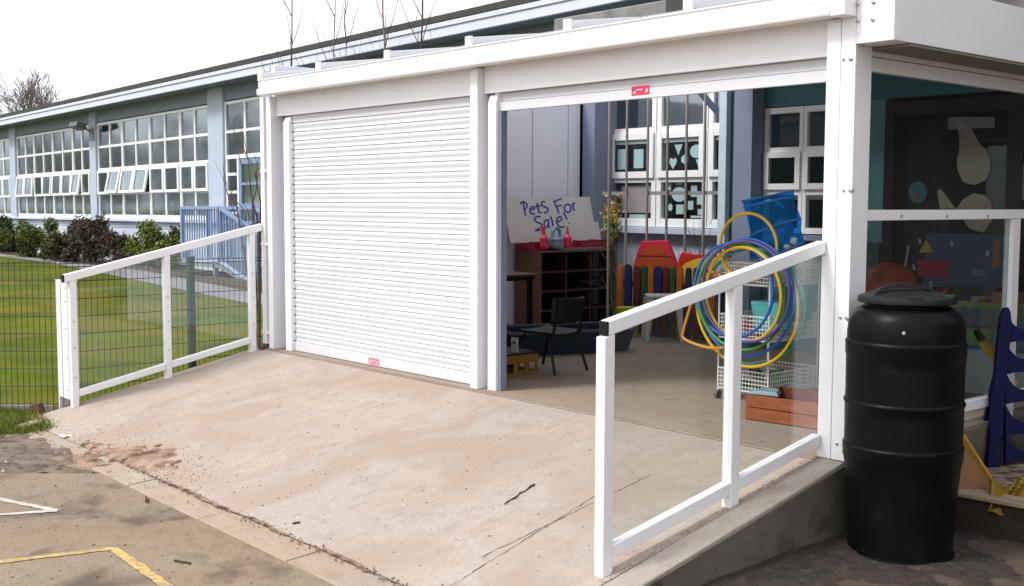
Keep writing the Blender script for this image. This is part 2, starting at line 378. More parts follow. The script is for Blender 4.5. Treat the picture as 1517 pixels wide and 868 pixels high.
# ramp, slab, wall, kerb
SL = .204
g = MB()
def rampf(u, v):
    x = -.05 + 6.12*u; y = -.022 - 2.128*v
    return (x, y, SL*y + .004*math.sin(x*2.1+1)*math.sin(y*2.7) - (.012*(1-min(1, -y/.25))**2))
g.grid(rampf, 70, 30)
o = len(g.v)
g.add([(-.05,-.022,-.7), (6.07,-.022,-.7), (6.07,-2.15,-.7), (-.05,-2.15,-.7), (-.05,-.022,-.004), (6.07,-.022,-.004), (6.07,-2.15,-.4386), (-.05,-2.15,-.4386)],
      [(0,3,7,4), (0,4,5,1), (1,5,6,2), (3,2,6,7)])
kind(build('ramp', g, RAMPM, smooth=True), 'structure')
g = MB(); g.hexa([(6.072,-2.30,-.7), (6.222,-2.30,-.7), (6.222,.0,-.7), (6.072,.0,-.7)], [(6.072,-2.30,-.4655), (6.222,-2.30,-.469), (6.222,.0,-.002), (6.072,.0,.004)])
kind(build('ramp_wall', g, EDGEM, bev=.008), 'structure')
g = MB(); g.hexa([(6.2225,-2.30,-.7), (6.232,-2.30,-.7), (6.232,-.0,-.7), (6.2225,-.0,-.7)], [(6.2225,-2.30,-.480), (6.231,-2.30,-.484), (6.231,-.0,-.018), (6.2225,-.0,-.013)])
kind(build('ramp_wall_shade_plate', g, SIDEM), 'structure')  # thin plate that carries the painted shade of the wall's side
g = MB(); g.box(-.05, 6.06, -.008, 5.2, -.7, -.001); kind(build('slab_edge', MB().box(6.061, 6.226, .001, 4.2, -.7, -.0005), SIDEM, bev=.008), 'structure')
kind(build('floor_slab', g, SLABM), 'structure')
g = MB(); g.box(-.05, 6.06, -.024, -.006, -.1, -.012); kind(build('expansion_joint', g, CRACKM), 'structure')
kerb = kind(bpy.data.objects.new('kerb', None), 'structure'); C.objects.link(kerb)
for i in range(7):
    x0 = -.5 + i*1.005 + .02; x1 = x0 + .995
    if i == 6: x1 = 6.06
    s = MB(); d = rnd.uniform(-.003, .003)
    s.hexa([(x0,-2.325-.006*i,-.7), (x1,-2.325-.006*(i+1),-.7), (x1,-2.157,-.7), (x0,-2.157,-.7)],
           [(x0,-2.325-.006*i,-.452+d), (x1,-2.325-.006*(i+1),-.452+d), (x1,-2.157,-.439+d), (x0,-2.157,-.439+d)])
    build('kerb_stone', s, KERBM, kerb, bev=.006)
# joint dirt between ramp and kerb, cracks
def strip(name, pts, w, m, z=.0015):
    g = MB(); pts = [Vector(p) for p in pts]; L_ = []
    for i, p in enumerate(pts):
        t = (pts[min(i+1, len(pts)-1)] - pts[max(i-1, 0)]).normalized(); n = Vector((-t.y, t.x, 0)); ww = w*rnd.uniform(.35, 1.2)
        L_ += [p+n*ww/2+Vector((0,0,z)), p-n*ww/2+Vector((0,0,z))]
    g.add(L_, [(2*i, 2*i+1, 2*i+3, 2*i+2) for i in range(len(pts)-1)])
    return build(name, g, m)
def wob(a, b, n, j):
    a, b = Vector(a), Vector(b); return [a+(b-a)*(i/n)+Vector((rnd.uniform(-j, j), rnd.uniform(-j, j), 0)) for i in range(n+1)]
def rz(x, y): return SL*y + .004*math.sin(x*2.1+1)*math.sin(y*2.7)
def onramp(pts, dz=.004): return [(p[0], p[1], rz(p[0], p[1])+dz) for p in pts]
for k in range(16):
    xa_ = rnd.uniform(2.3, 5.7); L_s = rnd.uniform(.12, .6)
    kind(strip('sand_joint', [(p.x, p.y+.012*math.sin(p.x*7), -.4365) for p in wob((xa_,-2.150,0), (xa_+L_s,-2.156,0), max(4, int(L_s/.035)), .010)], rnd.uniform(.010,.034), SAND, .0028+.0002*k), 'stuff')
kind(strip('sand_joint', [(p.x, p.y, -.4365) for p in wob((2.2,-2.153,0), (6.0,-2.153,0), 60, .004)], .007, CRACKM, .0025), 'stuff')
for (a, b) in (((5.47,-2.05,0), (5.33,-.85,0)), ((5.36,-1.75,0), (5.42,-.62,0))):
    kind(strip('crack', onramp(wob(a, b, 40, .005), .0015), .0045, CRACKM), 'stuff')

# ---------------------------------------------------------------- canopy shelter
can = thing('shelter_canopy', 'white metal canopy building with one roller shutter down and one rolled up', 'canopy shelter', (3.1, 0, 0))
def P(name, mb, m=WHITE, parent=can, **k): return build(name, mb, m, parent, **k)
HZ, GB, GT = 2.125, 2.305, 2.445
s = MB(); s.box(.135, .215, 0, .125, 0, GB); P('column', s, bev=.004)
s = MB(); s.box(.217, ay(416, 330, .115).x, .115, .15, 0, HZ); P('column_flange', s, bev=.003)
s = MB(); s.box(3.093, 3.177, 0, .105, 0, GB); P('column', s, bev=.004)
s = MB(); s.box(6.053, 6.136, 0, .12, 0, GB); P('column', s, bev=.004)
s = MB(); s.box(6.139, 6.225, 0, .155, -.0, GB+.5); P('corner_post', s, bev=.004)
# bolts on the corner post and the column beside it
for px, py in ((1250,88),(1250,282),(1245,470),(1240,657)):
    for dx, r in ((0,.008),(.043,.013)):
        q = ay(px, py, 0); b = MB(); b.tube([(q.x+dx, .004, q.z), (q.x+dx, -.006, q.z), (q.x+dx, -.010, q.z)], [r, r, r*.4], 10); P('bolt', b, STEEL, smooth=True)
# gutter profile run along x
s = MB(); pr = [(-.02,GB), (-.11,GB), (-.115,GB+.012), (-.115,GB+.058), (-.090,GB+.064), (-.090,GB+.070), (-.098,GB+.074), (-.098,GT-.012), (-.108,GT-.008), (-.108,GT), (-.02,GT)]
s.prism([(.175, y, z) for y, z in pr], (5.965,0,0)); P('gutter', s, bev=.003)
s = MB(); s.box(6.142, 6.226, -.112, -.002, GB-.004, GT+.35); P('gutter_end_cap', s, bev=.004)
for a, b in ((.217,3.091), (3.179,6.051)):
    s = MB(); s.box(a, b, .058, .085, HZ, GB+.02); P('header', s, bev=.003)
    s = MB(); s.box(a, b, -.019, .057, GB-.004+.02, GB+.05); P('gutter_back', s)
# roof: opal sheets between glazing bars
BX = [.153, 1.15, 2.155, 3.16, 4.167, 5.166, 6.13]
tp = math.tan(math.radians(8)); RY = 2.35; RYL = 1.75
for i, x in enumerate(BX):
    s = MB(); a = Vector((x,-.06,2.478)); s.beam(a, a+Vector((0,RY if x > 3 else RYL,(RY if x > 3 else RYL)*tp)), .05, .07, (1,0,0)); P('glazing_bar', s, bev=.004)
    s = MB(); s.box(x-.032, x+.032, -.075, -.05, GT+.002, 2.522); P('bar_end_cap', s, bev=.003)
for a, b in zip(BX[:-1], BX[1:]):
    R0 = RY; RY = RY if a > 3 else RYL
    s = MB(); s.hexa([(a+.026,-.05,2.450), (b-.026,-.05,2.450), (b-.026,RY-.06,2.450+RY*tp), (a+.026,RY-.06,2.450+RY*tp)],
                     [(a+.026,-.05,2.466), (b-.026,-.05,2.466), (b-.026,RY-.06,2.466+RY*tp), (a+.026,RY-.06,2.466+RY*tp)]); P('roof_sheet', s, POLY); RY = R0
s = MB(); s.box(3.17, 6.22, RY-.05, RY+.03, 2.625, 2.85); s.box(.10, 3.168, RYL-.05, RYL+.03, 2.56, 2.75); P('rear_beam', s, bev=.004)
s = MB(); s.box(.10, .19, RYL-.05, RYL+.03, 0, 2.555); P('rear_column', s, bev=.004)
# side fascia beam and its bolted end plate
s = MB(); s.box(6.23, 6.441, .004, 2.45, 2.163, 2.47); P('side_fascia', s, bev=.003)
s = MB(); s.box(6.2275, 6.440, -.004, .002, 2.1635, 2.80); P('end_plate', s, bev=.002)
for px, py in ((1272,6),(1295,3),(1272,31),(1294,29)):
    q = ay(px, py, 0); b = MB(); b.tube([(q.x,-.004,q.z),(q.x,-.010,q.z),(q.x,-.014,q.z)], [.011,.011,.005], 10); P('bolt', b, STEEL, smooth=True)
s = MB(); s.box(6.204, 6.436, .16, 2.45, 2.148, 2.160); P('side_soffit', s, mat('shadowed_beige_soffit', (.20,.18,.14), .7))  # underside of the fascia; its low light is put into this colour
# side bay: header, rolled shutter bar, sill, posts, glass
s = MB(); s.box(6.16, 6.20, .157, 2.45, 2.122, 2.30); P('side_header', s, bev=.003)
s = MB(); s.box(6.165, 6.20, .157, 2.45, 2.044, 2.118); P('shutter_bar', s, bev=.003)
s = MB(); s.box(6.14, 6.20, .157, 2.45, 1.262, 1.319); sill = P('side_sill', s, WHITE, bev=.003)
for px in (1335, 1402, 1463):
    q = ax(px, 320, 6.2); b = MB(); b.tube([(6.199,q.y,q.z),(6.206,q.y,q.z),(6.209,q.y,q.z)], [.009,.009,.004], 8); P('bolt', b, STEEL, sill, smooth=True)
s = MB(); s.box(6.14, 6.198, 1.86, 1.955, -.0, 1.2615); P('side_post', s, bev=.003)
s = MB(); s.box(6.14, 6.198, 1.957, 2.45, .104, .164); s.box(6.14, 6.198, .157, 1.858, .104, .164); P('side_bottom_rail', s, bev=.003)
s = MB(); s.box(6.166, 6.174, .157, 1.858, .166, 1.26); P('side_pane', s, SIDEGLASS)
s = MB(); s.box(6.166, 6.174, 1.957, 2.45, .166, 1.26); P('side_pane', s, SIDEGLASS)
s = MB(); s.box(6.166, 6.174, .157, 2.45, 1.321, 2.042); P('side_pane', s, SIDEGLASS)
s = MB(); s.box(6.12, 6.215, 2.455, 2.55, 0, 2.6); P('rear_column', s, bev=.004)
# downpipe at the outer end
s = MB(); s.box(.035, .100, -.01, .06, .035, GB-.002); dp = P('downpipe', s, bev=.006)
for z in (.13, .95, 1.62):
    q = MB(); q.box(.030, .134, -.0135, .03, z, z+.025); P('pipe_clip', q, WHITE, dp, bev=.002)
s = MB(); s.tube([(.067,.025,.05),(.067,-.0,.012),(.067,-.06,.005)], .03, 8); P('pipe_shoe', s, mat('brown_shoe', (.12,.07,.05), .7), dp, smooth=True)
# roller shutters
def guide(x0, x1, par):
    s = MB(); s.box(x0, x1, .05, .125, 0, 2.06)
    s.hexa([(x0,.05,2.06),(x1,.05,2.06),(x1,.125,2.06),(x0,.125,2.06)], [(x0-.02,.085,2.115),(x1-.02,.085,2.115),(x1-.02,.16,2.115),(x0-.02,.16,2.115)])
    return build('guide_rail', s, WHITE, par, bev=.003)
def sticker(x, y, z, w, h, m, par):
    s = MB(); s.box(x-w/2, x+w/2, y-.0015, y, z-h/2, z+h/2); st = build('sticker', s, m, par)
    s = MB(); e = y-.0026; k = h/2
    s.prism([(x+w*.22,e,z-k*.5),(x+w*.30,e,z-k*.1),(x+w*.34,e,z+k*.6),(x+w*.37,e,z+k*.0),(x+w*.43,e,z+k*.5),(x+w*.41,e,z-k*.5),(x+w*.36,e,z-k*.25),(x+w*.30,e,z-k*.55)], (0,.001,0))
    for i in range(5): s.box(x-w*.22+i*w*.07, x-w*.17+i*w*.07, e, e+.001, z+k*.05, z+k*.38)
    s.prism([(x-w*.43,e,z-k*.6),(x-w*.25,e,z-k*.5),(x-w*.27,e,z+k*.1),(x-w*.36,e,z-k*.1)], (0,.001,0))
    build('sticker_print', s, STICKW, st)
gx1 = ay(429.6, 330, .05).x
s = MB(); s.box(ay(416, 330, .115).x+.002, gx1+.01, .132, .15, 0, HZ+.1); sh = P('roller_shutter', s, ALU)
gx0, gx1 = ay(421.2, 330, .05).x, ay(429.6, 330, .05).x
guide(gx0, gx1, sh)
SP = .0785; prof = [(.006,0.0), (-.005,.002), (-.0045,.012), (-.001,.024), (-.002,.032), (-.0075,.044), (-.0098,.053), (-.0090,.064), (-.004,.073), (.006,.0768)]
slat0 = MB(); X0, X1 = gx1-.012, 3.10
for y, z in prof: slat0.v += [(0,y,z), (X1-X0,y,z)]
slat0.f = [[2*i,2*i+1,2*i+3,2*i+2] for i in range(len(prof)-1)]
so = build('slat', slat0, SLATM, sh, local=True, smooth=True); me = so.data
NS = 26
for i in range(NS):
    o = so if i == 0 else so.copy()
    if i: C.objects.link(o); o.parent = sh
    o.location = Vector((X0, .10, .092 + i*SP)) - world_off(sh)
s = MB(); s.box(X0, X1, .085, .11, .004, .090); bb = build('bottom_bar', s, SLATM, sh, bev=.003)
q = ay(554, 535.5, .085); sticker(q.x, .085, q.z, .155, .055, PINK, sh)
s = MB(); s.box(X0-.004, X0+.004, .092, .108, .09, 2.1)
for i in range(NS): s.box(X0-.010, X0+.012, .080, .098, .088+i*SP, .100+i*SP)
build('slat_end_clip', s, mat('dark_end_clip', (.05,.05,.055), .6), sh)
# rolled-up shutter over the open bay
s = MB(); s.box(3.179, 3.232, .10, .118, 0, HZ+.1); sh2 = P('roller_shutter', s, ALU)
guide(3.236, 3.325, sh2)
s = MB(); s.box(3.327, 3.352, .075, .13, 0, 2.0); build('guide_lip', s, ALU, sh2)
s = MB(); s.box(6.022, 6.051, .05, .125, 0, 2.08); build('guide_rail', s, WHITE, sh2, bev=.003)
slat1 = MB()
for y, z in prof: slat1.v += [(0,y,z*.95), (6.022-3.30,y,z*.95)]
slat1.f = slat0.f
for i in range(2):
    o = build('slat', slat1, SLATM, sh2, local=True, smooth=True); o.location = Vector((3.30, .112+.012*i, 2.064+i*.068)) - world_off(sh2)
s = MB(); s.box(3.28, 6.022, .085, .115, 1.996, 2.060); build('bottom_bar', s, SLATM, sh2, bev=.003)
q = ay(949, 134, .085); sticker(q.x, .085, q.z, .150, .056, RED, sh2)
s = MB(); s.tube([(3.25,.27,2.25),(6.04,.27,2.25)], .11, 20); build('shutter_roll', s, SLATM, sh2, smooth=True)

# ---------------------------------------------------------------- ramp railings
def railing(label, xa, xb, ys, top0, top1, yend, ycol, rail_h, post_w, bot_dz, bot_h, colx):
    """posts at ys (nearest last); rail top heights top0 at ycol, top1 at yend"""
    t = thing('ramp_railing', label, 'railing', ((xa+xb)/2, ys[-1], SL*ys[-1]))
    zt = lambda y: top1 + (top0-top1)*(y-yend)/(ycol-yend)
    s = MB(); s.hexa([(xa,yend,zt(yend)-rail_h),(xb,yend,zt(yend)-rail_h),(xb,ycol,zt(ycol)-rail_h),(xa,ycol,zt(ycol)-rail_h)],
                     [(xa,yend,zt(yend)),(xb,yend,zt(yend)),(xb,ycol,zt(ycol)),(xa,ycol,zt(ycol))]); tr = build('top_rail', s, WHITE, t, bev=.005)
    s = MB(); s.box(xa+.001, xb-.001, yend-.010, yend-.0005, zt(yend)-rail_h+.001, zt(yend)-.001); build('end_cap', s, BLACKP, tr, bev=.003)
    for y in ys:
        zb = SL*y - .006; z1 = zt(y-post_w/2)-rail_h-.001; z2 = zt(y+post_w/2)-rail_h-.001
        s = MB(); s.hexa([(xa,y-post_w/2,zb-.02),(xb,y-post_w/2,zb-.02),(xb,y+post_w/2,zb-.02),(xa,y+post_w/2,zb-.02)],
                         [(xa,y-post_w/2,z1),(xb,y-post_w/2,z1),(xb,y+post_w/2,z2),(xa,y+post_w/2,z2)]); build('post', s, WHITE, t, bev=.004)
    xs = [ycol if ycol > ys[0]+.2 else None] + list(ys)
    seg = [(ys[i]-post_w/2-.002, ys[i+1]+post_w/2+.002) for i in range(len(ys)-1)]
    if ycol > ys[0]+.2: seg.insert(0, (ycol-.002, ys[0]+post_w/2+.002))
    bz = lambda y: SL*y + bot_dz
    xm = (xa+xb)/2
    for y1, y0 in seg:
        s = MB(); s.hexa([(xa+.004,y0,bz(y0)-bot_h),(xb-.004,y0,bz(y0)-bot_h),(xb-.004,y1,bz(y1)-bot_h),(xa+.004,y1,bz(y1)-bot_h)],
                         [(xa+.004,y0,bz(y0)),(xb-.004,y0,bz(y0)),(xb-.004,y1,bz(y1)),(xa+.004,y1,bz(y1))]); build('bottom_rail', s, WHITE, t, bev=.004)
        s = MB(); s.hexa([(xm-.004,y0,bz(y0)+.001),(xm+.004,y0,bz(y0)+.001),(xm+.004,y1,bz(y1)+.001),(xm-.004,y1,bz(y1)+.001)],
                         [(xm-.004,y0,zt(y0)-rail_h-.001),(xm+.004,y0,zt(y0)-rail_h-.001),(xm+.004,y1,zt(y1)-rail_h-.001),(xm-.004,y1,zt(y1)-rail_h-.001)]); build('glass_panel', s, GLASS, t)
    return t, zt
xr0, xr1 = 5.975, 6.033
rtop1 = ax(903, 476, xr1).z; rtop0 = ax(1237, 355.5, xr1).z
ye = ax(903, 480, xr1).y
rail_r, _ = railing('white ramp handrail with glass panels nearest the black barrel', xr0, xr1, [-.705, -1.575], rtop0, rtop1, ye, -.004, .066, .062, .125, .062, 6.05)
rail_r.rotation_euler.z = -.05/1.57
xl0, xl1 = .015, .070
ltop0 = ax(384, 331, xl1).z; ltop1 = ax(99, 407, xl1).z; yle = ax(99, 407, xl1).y
rail_l, zl = railing('white ramp handrail with glass panels beside the lawn', xl0, xl1, [-.12, -.945, -1.765], ltop0, ltop1, yle-.02, -.014, .066, .055, .135, .055, .1)
for y in (-1.765, -.945, -.12):
    for dz in (.25, .5, .72):
        b = MB(); z = SL*y + dz; b.tube([(xl1,y,z),(xl1+.006,y,z),(xl1+.008,y,z)], [.007,.007,.003], 8); build('bolt', b, STEEL, rail_l, smooth=True)
# channel that clamps the mesh fence to the end post
zt_ = zl(-1.8)-.07
cxl = ay(82, 420, -1.80).x
s = MB(); s.box(cxl, .012, -1.80, -1.71, -.30, zt_); s.box(cxl, cxl+.022, -1.80, -1.71, -.42, -.3005); ch = build('fence_channel', s, WHITE, rail_l, bev=.004)
for z in (-.22, .05, .3, .52, zt_-.05):
    for x in (cxl+.012, -.005):
        b = MB(); b.tube([(x,-1.799,z),(x,-1.806,z),(x,-1.809,z)], [.007,.007,.003], 8); build('bolt', b, STEEL, ch, smooth=True)
s = MB(); s.prism([(cxl-.003,-1.803,zt_+.001),(.014,-1.803,zt_+.001),(.014,-1.7,zt_+.001),(cxl-.003,-1.7,zt_+.001)], (0,0,.006)); build('channel_cap', s, WHITE, ch)

# ---------------------------------------------------------------- mesh fence
FT, FB = .83, -.44
mf = thing('mesh_fence', 'dark green welded wire mesh fence between ramp and lawn', 'fence', (-.12, -1.9, GZ))
def mesh_panel(a, b, zb0, zb1, name='wire_panel'):
    a, b = Vector(a), Vector(b); d = (b-a); n = max(2, int(d.length/.05)); w = MB()
    for i in range(n+1):
        p = a + d*(i/n); zb = zb0+(zb1-zb0)*i/n; w.tube([(p.x,p.y,zb),(p.x,p.y,FT)], .0029, 4, cap=False)
        w.tube([(p.x,p.y,FT),(p.x+.004,p.y,FT+.012)], [.004,.003], 4)
    for z in [FT, FT-.03] + [FT-.15-.15*k for k in range(8)]:
        if z < min(zb0, zb1)-.01: continue
        f0 = 0.0
        if zb1 > zb0 and z < zb1: f1 = (z-zb0)/(zb1-zb0)
        else: f1 = 1.0
        if f1 <= 0: continue
        p, q = a, a+d*f1; w.tube([(p.x,p.y,z),(q.x,q.y,z)], .0038, 4, cap=False)
    return build(name, w, WIREM, mf)
mesh_panel((-.12,-1.80,0), (-.12,.35,0), FB, -.1)
fe = Vector((cxl-.012,-1.79,0)); mesh_panel(fe, fe+ed*5.0, FB, FB)
s = MB(); ga, gb = fe+ed*.06, fe+ed*5; s.beam((ga.x-.03,ga.y+.02,GZ+.02), (gb.x-.03,gb.y+.02,GZ+.02), .03, .10); build('gravel_board', s, mat('pale_gravel_board', (.36,.33,.28), .9, .2, 5), mf)
for p in ((-.165,-.62), (fe.x+ed.x*2.5, fe.y+ed.y*2.5), (fe.x+ed.x*5, fe.y+ed.y*5)):
    s = MB(); s.box(p[0]-.03, p[0]+.03, p[1]-.03, p[1]+.03, GZ-.1, FT+.03); build('post', s, GREENP, mf, bev=.004)

# ---------------------------------------------------------------- left wing of the school
lw = thing('school_building', 'long single storey school wing with pale blue piers and white windows', 'school building', (-20, 8.5, GZ))
YW = 8.5
def warp(x, z): return z + (x+18.63)*(.005 + .009*(z-.9)/3)
def LWB(name, mb, m, par=None, **k):
    mb.v = [(v[0], v[1], warp(v[0], v[2])) for v in mb.v]
    return build(name, mb, m, par or lw, **k)
def long_box(x0, x1, y0, y1, z0, z1): return MB().box(x0, x1, y0, y1, z0, z1)
LWB('wall', long_box(-60, 2, YW+.05, YW+.25, GZ-.1, .60), mat('white_base_wall', (.60,.66,.74), .7, .06, 2))
LWB('wall', long_box(-60, 2, YW+.03, YW+.30, .602, .78), mat('pale_blue_ledge_wall', (.52,.60,.70), .7, .06, 2))
LWB('sill', long_box(-60, 2, YW-.10, YW+.30, .784, .86), FASCIA, bev=.01)
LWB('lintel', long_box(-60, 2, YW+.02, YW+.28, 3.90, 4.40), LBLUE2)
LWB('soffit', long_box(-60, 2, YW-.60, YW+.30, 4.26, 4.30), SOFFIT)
LWB('fascia', long_box(-60, 2, YW-.66, YW-.602, 4.235, 4.40), FASCIA, bev=.008)
LWB('fascia', long_box(-60, 2, YW-.69, YW-.602, 4.404, 4.49), FASCIA, bev=.008)
LWB('roof', long_box(-60, 2, YW-.70, YW+9, 4.493, 4.62), FELT, bev=.015)
LWB('room_wall', long_box(-60, 2, YW+5, YW+5.1, GZ, 4.2), ROOM); LWB('room_floor', long_box(-60, 2, YW+.3, YW+5, .1, .2), ROOM)
def pier(x0, x1): return LWB('pier', long_box(x0, x1, YW-.06, YW+.25, .862, 4.255), LBLUE, bev=.01)
for a, b in ((-34.12,-33.5), (-26.39,-25.88), (-18.22,-17.38), (-42.0,-41.4), (-50,-49.4)): pier(a, b)
R_ = dict(top=3.862, p1=(3.14,3.79), p2=(2.44,3.068), s=(1.655,2.345), p4=(.985,1.60), bot=.866)
LEAFLET = [REDP, YELP, HBLUE, PAPERB, PAPER, PAPERK, HORA, PANELW, REDP]
tilts = {(2,0,1):13, (2,1,0):11, (2,1,1):11, (1,0,0):5, (1,0,1):5, (1,1,1):4, (1,2,0):4, (1,2,1):4, (1,3,0):9}
def unit(x0, x1, bay, k):
    w = MB(); fwid = .055; xm = (x0+x1)/2; y0, y1 = YW-.0, YW+.07
    w.box(x0, x0+fwid, y0, y1, R_['bot'], R_['top']); w.box(x1-fwid, x1, y0, y1, R_['bot'], R_['top'])
    for a, b in ((R_['p1'][1], R_['top']), (R_['p2'][1], R_['p1'][0]), (R_['s'][1], R_['p2'][0]), (R_['p4'][1], R_['s'][0]), (R_['bot'], R_['p4'][0])):
        w.box(x0+fwid+.001, x1-fwid-.001, y0+.002, y1-.002, a, b)
    for a, b in (R_['p1'], R_['p2'], R_['s'], R_['p4']): w.box(xm-.04, xm+.04, y0+.004, y1-.004, a-.02, b+.02)
    fr = LWB('window', w, UPVC)
    for c, (a, b) in enumerate(((x0+fwid, xm-.04), (xm+.04, x1-fwid))):
        for z0, z1 in (R_['p1'], R_['p2'], R_['p4']):
            LWB('pane', MB().box(a+.001, b-.001, YW+.035, YW+.043, z0+.001, z1-.001), WGLASS, fr)
        # opening sash, hinged at its top edge
        zt2 = R_['s'][1]+.02; zb2 = R_['s'][0]-.02; ang = math.radians(tilts.get((bay, k, c), 0)); f = .075
        s = MB(); s.box(a-.02, a+f, -.03, .02, zb2-zt2, 0); s.box(b-f, b+.02, -.03, .02, zb2-zt2, 0)
        s.box(a+f+.001, b-f-.001, -.029, .019, -f, 0); s.box(a+f+.001, b-f-.001, -.029, .019, zb2-zt2, zb2-zt2+f)
        g2 = MB(); g2.box(a+f+.001, b-f-.001, -.009, -.002, zb2-zt2+f+.001, -f-.001)
        hinge = Vector((xm, YW-.025, warp(xm, zt2)))
        rot = lambda q: (q[0]-xm, q[1]*math.cos(ang)+q[2]*math.sin(ang), -q[1]*math.sin(ang)+q[2]*math.cos(ang) + (q[0]-xm)*.009)
        for q in (s, g2): q.v = [rot(v) for v in q.v]
        so_ = build('sash', s, UPVC, lw, local=True); so_.location = hinge - lw.location
        build('pane', g2, WGLASS, so_, local=True)
bays = [[-42-.0, -40.0+.6, -37.6, -35.9, -34.14], [-33.47,-31.66,-29.83,-27.98,-26.41], [-25.86,-23.944,-21.97,-19.985,-18.24]]
bays[0] = [-41.3,-39.5,-37.7,-35.9,-34.14]
for bi, xs in enumerate(bays):
    for k in range(4): unit(xs[k]+.01, xs[k+1]-.01, bi, k)
# door bay next to the shelter: upper lights, side light, blue door with a lime curtain
w = MB(); xa, xb = -17.36, -13.2; n = 4; st = (xb-xa)/n
for i in range(n+1): w.box(xa+i*st-.045, xa+i*st+.045, YW, YW+.07, 2.42, 3.862)
for z0, z1 in ((3.79,3.862), (3.07,3.14), (2.42,2.52)): w.box(xa, xb, YW+.003, YW+.067, z0, z1)
w.box(xa-.0, xa+.08, YW+.001, YW+.068, .87, 2.42); w.box(xa+.60, xa+.68, YW+.001, YW+.068, .3, 2.42)
for z in (1.02, 1.55, 2.0): w.box(xa+.081, xa+.599, YW+.004, YW+.064, z, z+.07)
fr = LWB('window', w, UPVC)
for i in range(n):
    for z0, z1 in ((3.14,3.79), (2.52,3.07)): LWB('pane', MB().box(xa+i*st+.046, xa+(i+1)*st-.046, YW+.03, YW+.04, z0+.001, z1-.001), WGLASS, fr)
for z0, z1 in ((1.09,1.55), (1.62,2.0), (2.07,2.42)): LWB('pane', MB().box(xa+.082, xa+.598, YW+.03, YW+.04, z0+.001, z1-.001), WGLASS, fr)
w = MB(); dx0, dx1 = xa+.70, xa+2.0
w.box(dx0, dx0+.13, YW+.0, YW+.06, .1, 2.40); w.box(dx1-.13, dx1, YW+.0, YW+.06, .1, 2.40)
for z0, z1 in ((2.27,2.40), (1.75,1.82), (1.18,1.30), (.1,.75)): w.box(dx0+.131, dx1-.131, YW+.002, YW+.058, z0, z1)
dr = LWB('door', w, mat('mid_blue_door', (.19,.27,.40), .5)); LWB('door_glass', MB().box(dx0+.131, dx1-.131, YW+.03, YW+.038, .75, 2.27), WGLASS, dr)
LWB('curtain', MB().grid(lambda u, v: (dx0+.13+(dx1-dx0-.26)*u, YW+.075+.02*math.sin(u*40), .75+1.5*v), 40, 1), GREENCURT, dr)
LWB('wall', long_box(-13.18, 2, YW, YW+.25, .862, 3.9), LBLUE)
# things standing on the inside sills
for i in range(46):
    x = rnd.uniform(-36, -18.4); h = rnd.uniform(.25, .72); wd = rnd.uniform(.15, .5)
    if any(a-.1 < x < b+.1 for a, b in ((-34.12,-33.5), (-26.39,-25.88))): continue
    s = MB(); zz_ = .80; s.hexa([(x,YW+.10,zz_),(x+wd,YW+.10,zz_),(x+wd,YW+.16,zz_),(x,YW+.16,zz_)], [(x+rnd.uniform(0,.08),YW+.105,zz_+h),(x+wd-rnd.uniform(0,.08),YW+.105,zz_+h*rnd.uniform(.7,1)),(x+wd,YW+.15,zz_+h),(x,YW+.15,zz_+h)])
    LWB('sill_display', s, rnd.choice(LEAFLET))
# floodlight on the pier between the two window bays
q = Vector((-26.2, YW-.3, 3.95)); q.z = warp(q.x, 3.86)
fl = thing('floodlight', 'small grey floodlight bracketed to the pale blue pier under the eaves', 'floodlight', (q.x, q.y, q.z))
s = MB(); s.hexa([(q.x-.32,q.y-.35,q.z-.10),(q.x+.32,q.y-.35,q.z-.10),(q.x+.32,q.y-.05,q.z-.22),(q.x-.32,q.y-.05,q.z-.22)], [(q.x-.32,q.y-.30,q.z+.05),(q.x+.32,q.y-.30,q.z+.05),(q.x+.32,q.y,q.z-.02),(q.x-.32,q.y,q.z-.02)])
build('lamp_head', s, mat('floodlight_grey', (.10,.11,.11), .5), fl, bev=.02)
s = MB(); s.beam((q.x,q.y-.05,q.z-.06), (q.x+.1,YW-.06,q.z-.28), .09, .06); s.box(q.x-.05, q.x+.25, YW-.10, YW-.062, q.z-.5, q.z-.15); build('bracket', s, mat('bracket_grey', (.22,.24,.25), .5), fl)

# ---------------------------------------------------------------- facing wing across the yard (out of frame; added to block sky light, mirrored by the side panes)
fw_ = thing('added_facing_wing', 'unseen brown brick wing added across the yard to block sky light', 'school building', (13.5, 7, -.46))
brk = mat('added_brown_brickwork', (.10,.06,.045), .9, .25, 9)
build('wall', MB().box(13.5, 13.8, .5, 18, -.6, .6), brk, fw_); build('wall', MB().box(13.5, 13.8, .5, 18, 2.4, 4.2), brk, fw_)  # walls of the added, unseen wing
for k in range(6): build('pier', MB().box(13.5, 13.8, .5+3.3*k, 1.5+3.3*k, .601, 2.399), brk, fw_)
for k in range(5): build('window', MB().box(13.6, 13.64, 1.501+3.3*k, 3.799+3.3*k, .601, 2.399), WGLASS, fw_)
build('added_end_wall', MB().box(13.801, 22, .5, .8, -.6, 4.2), brk, fw_); build('added_back_wall', MB().box(17, 17.2, .81, 18, -.6, 4.1), ROOM, fw_); build('roof', MB().box(13.2, 22, .3, 18.2, 4.201, 4.4), FELT, fw_)

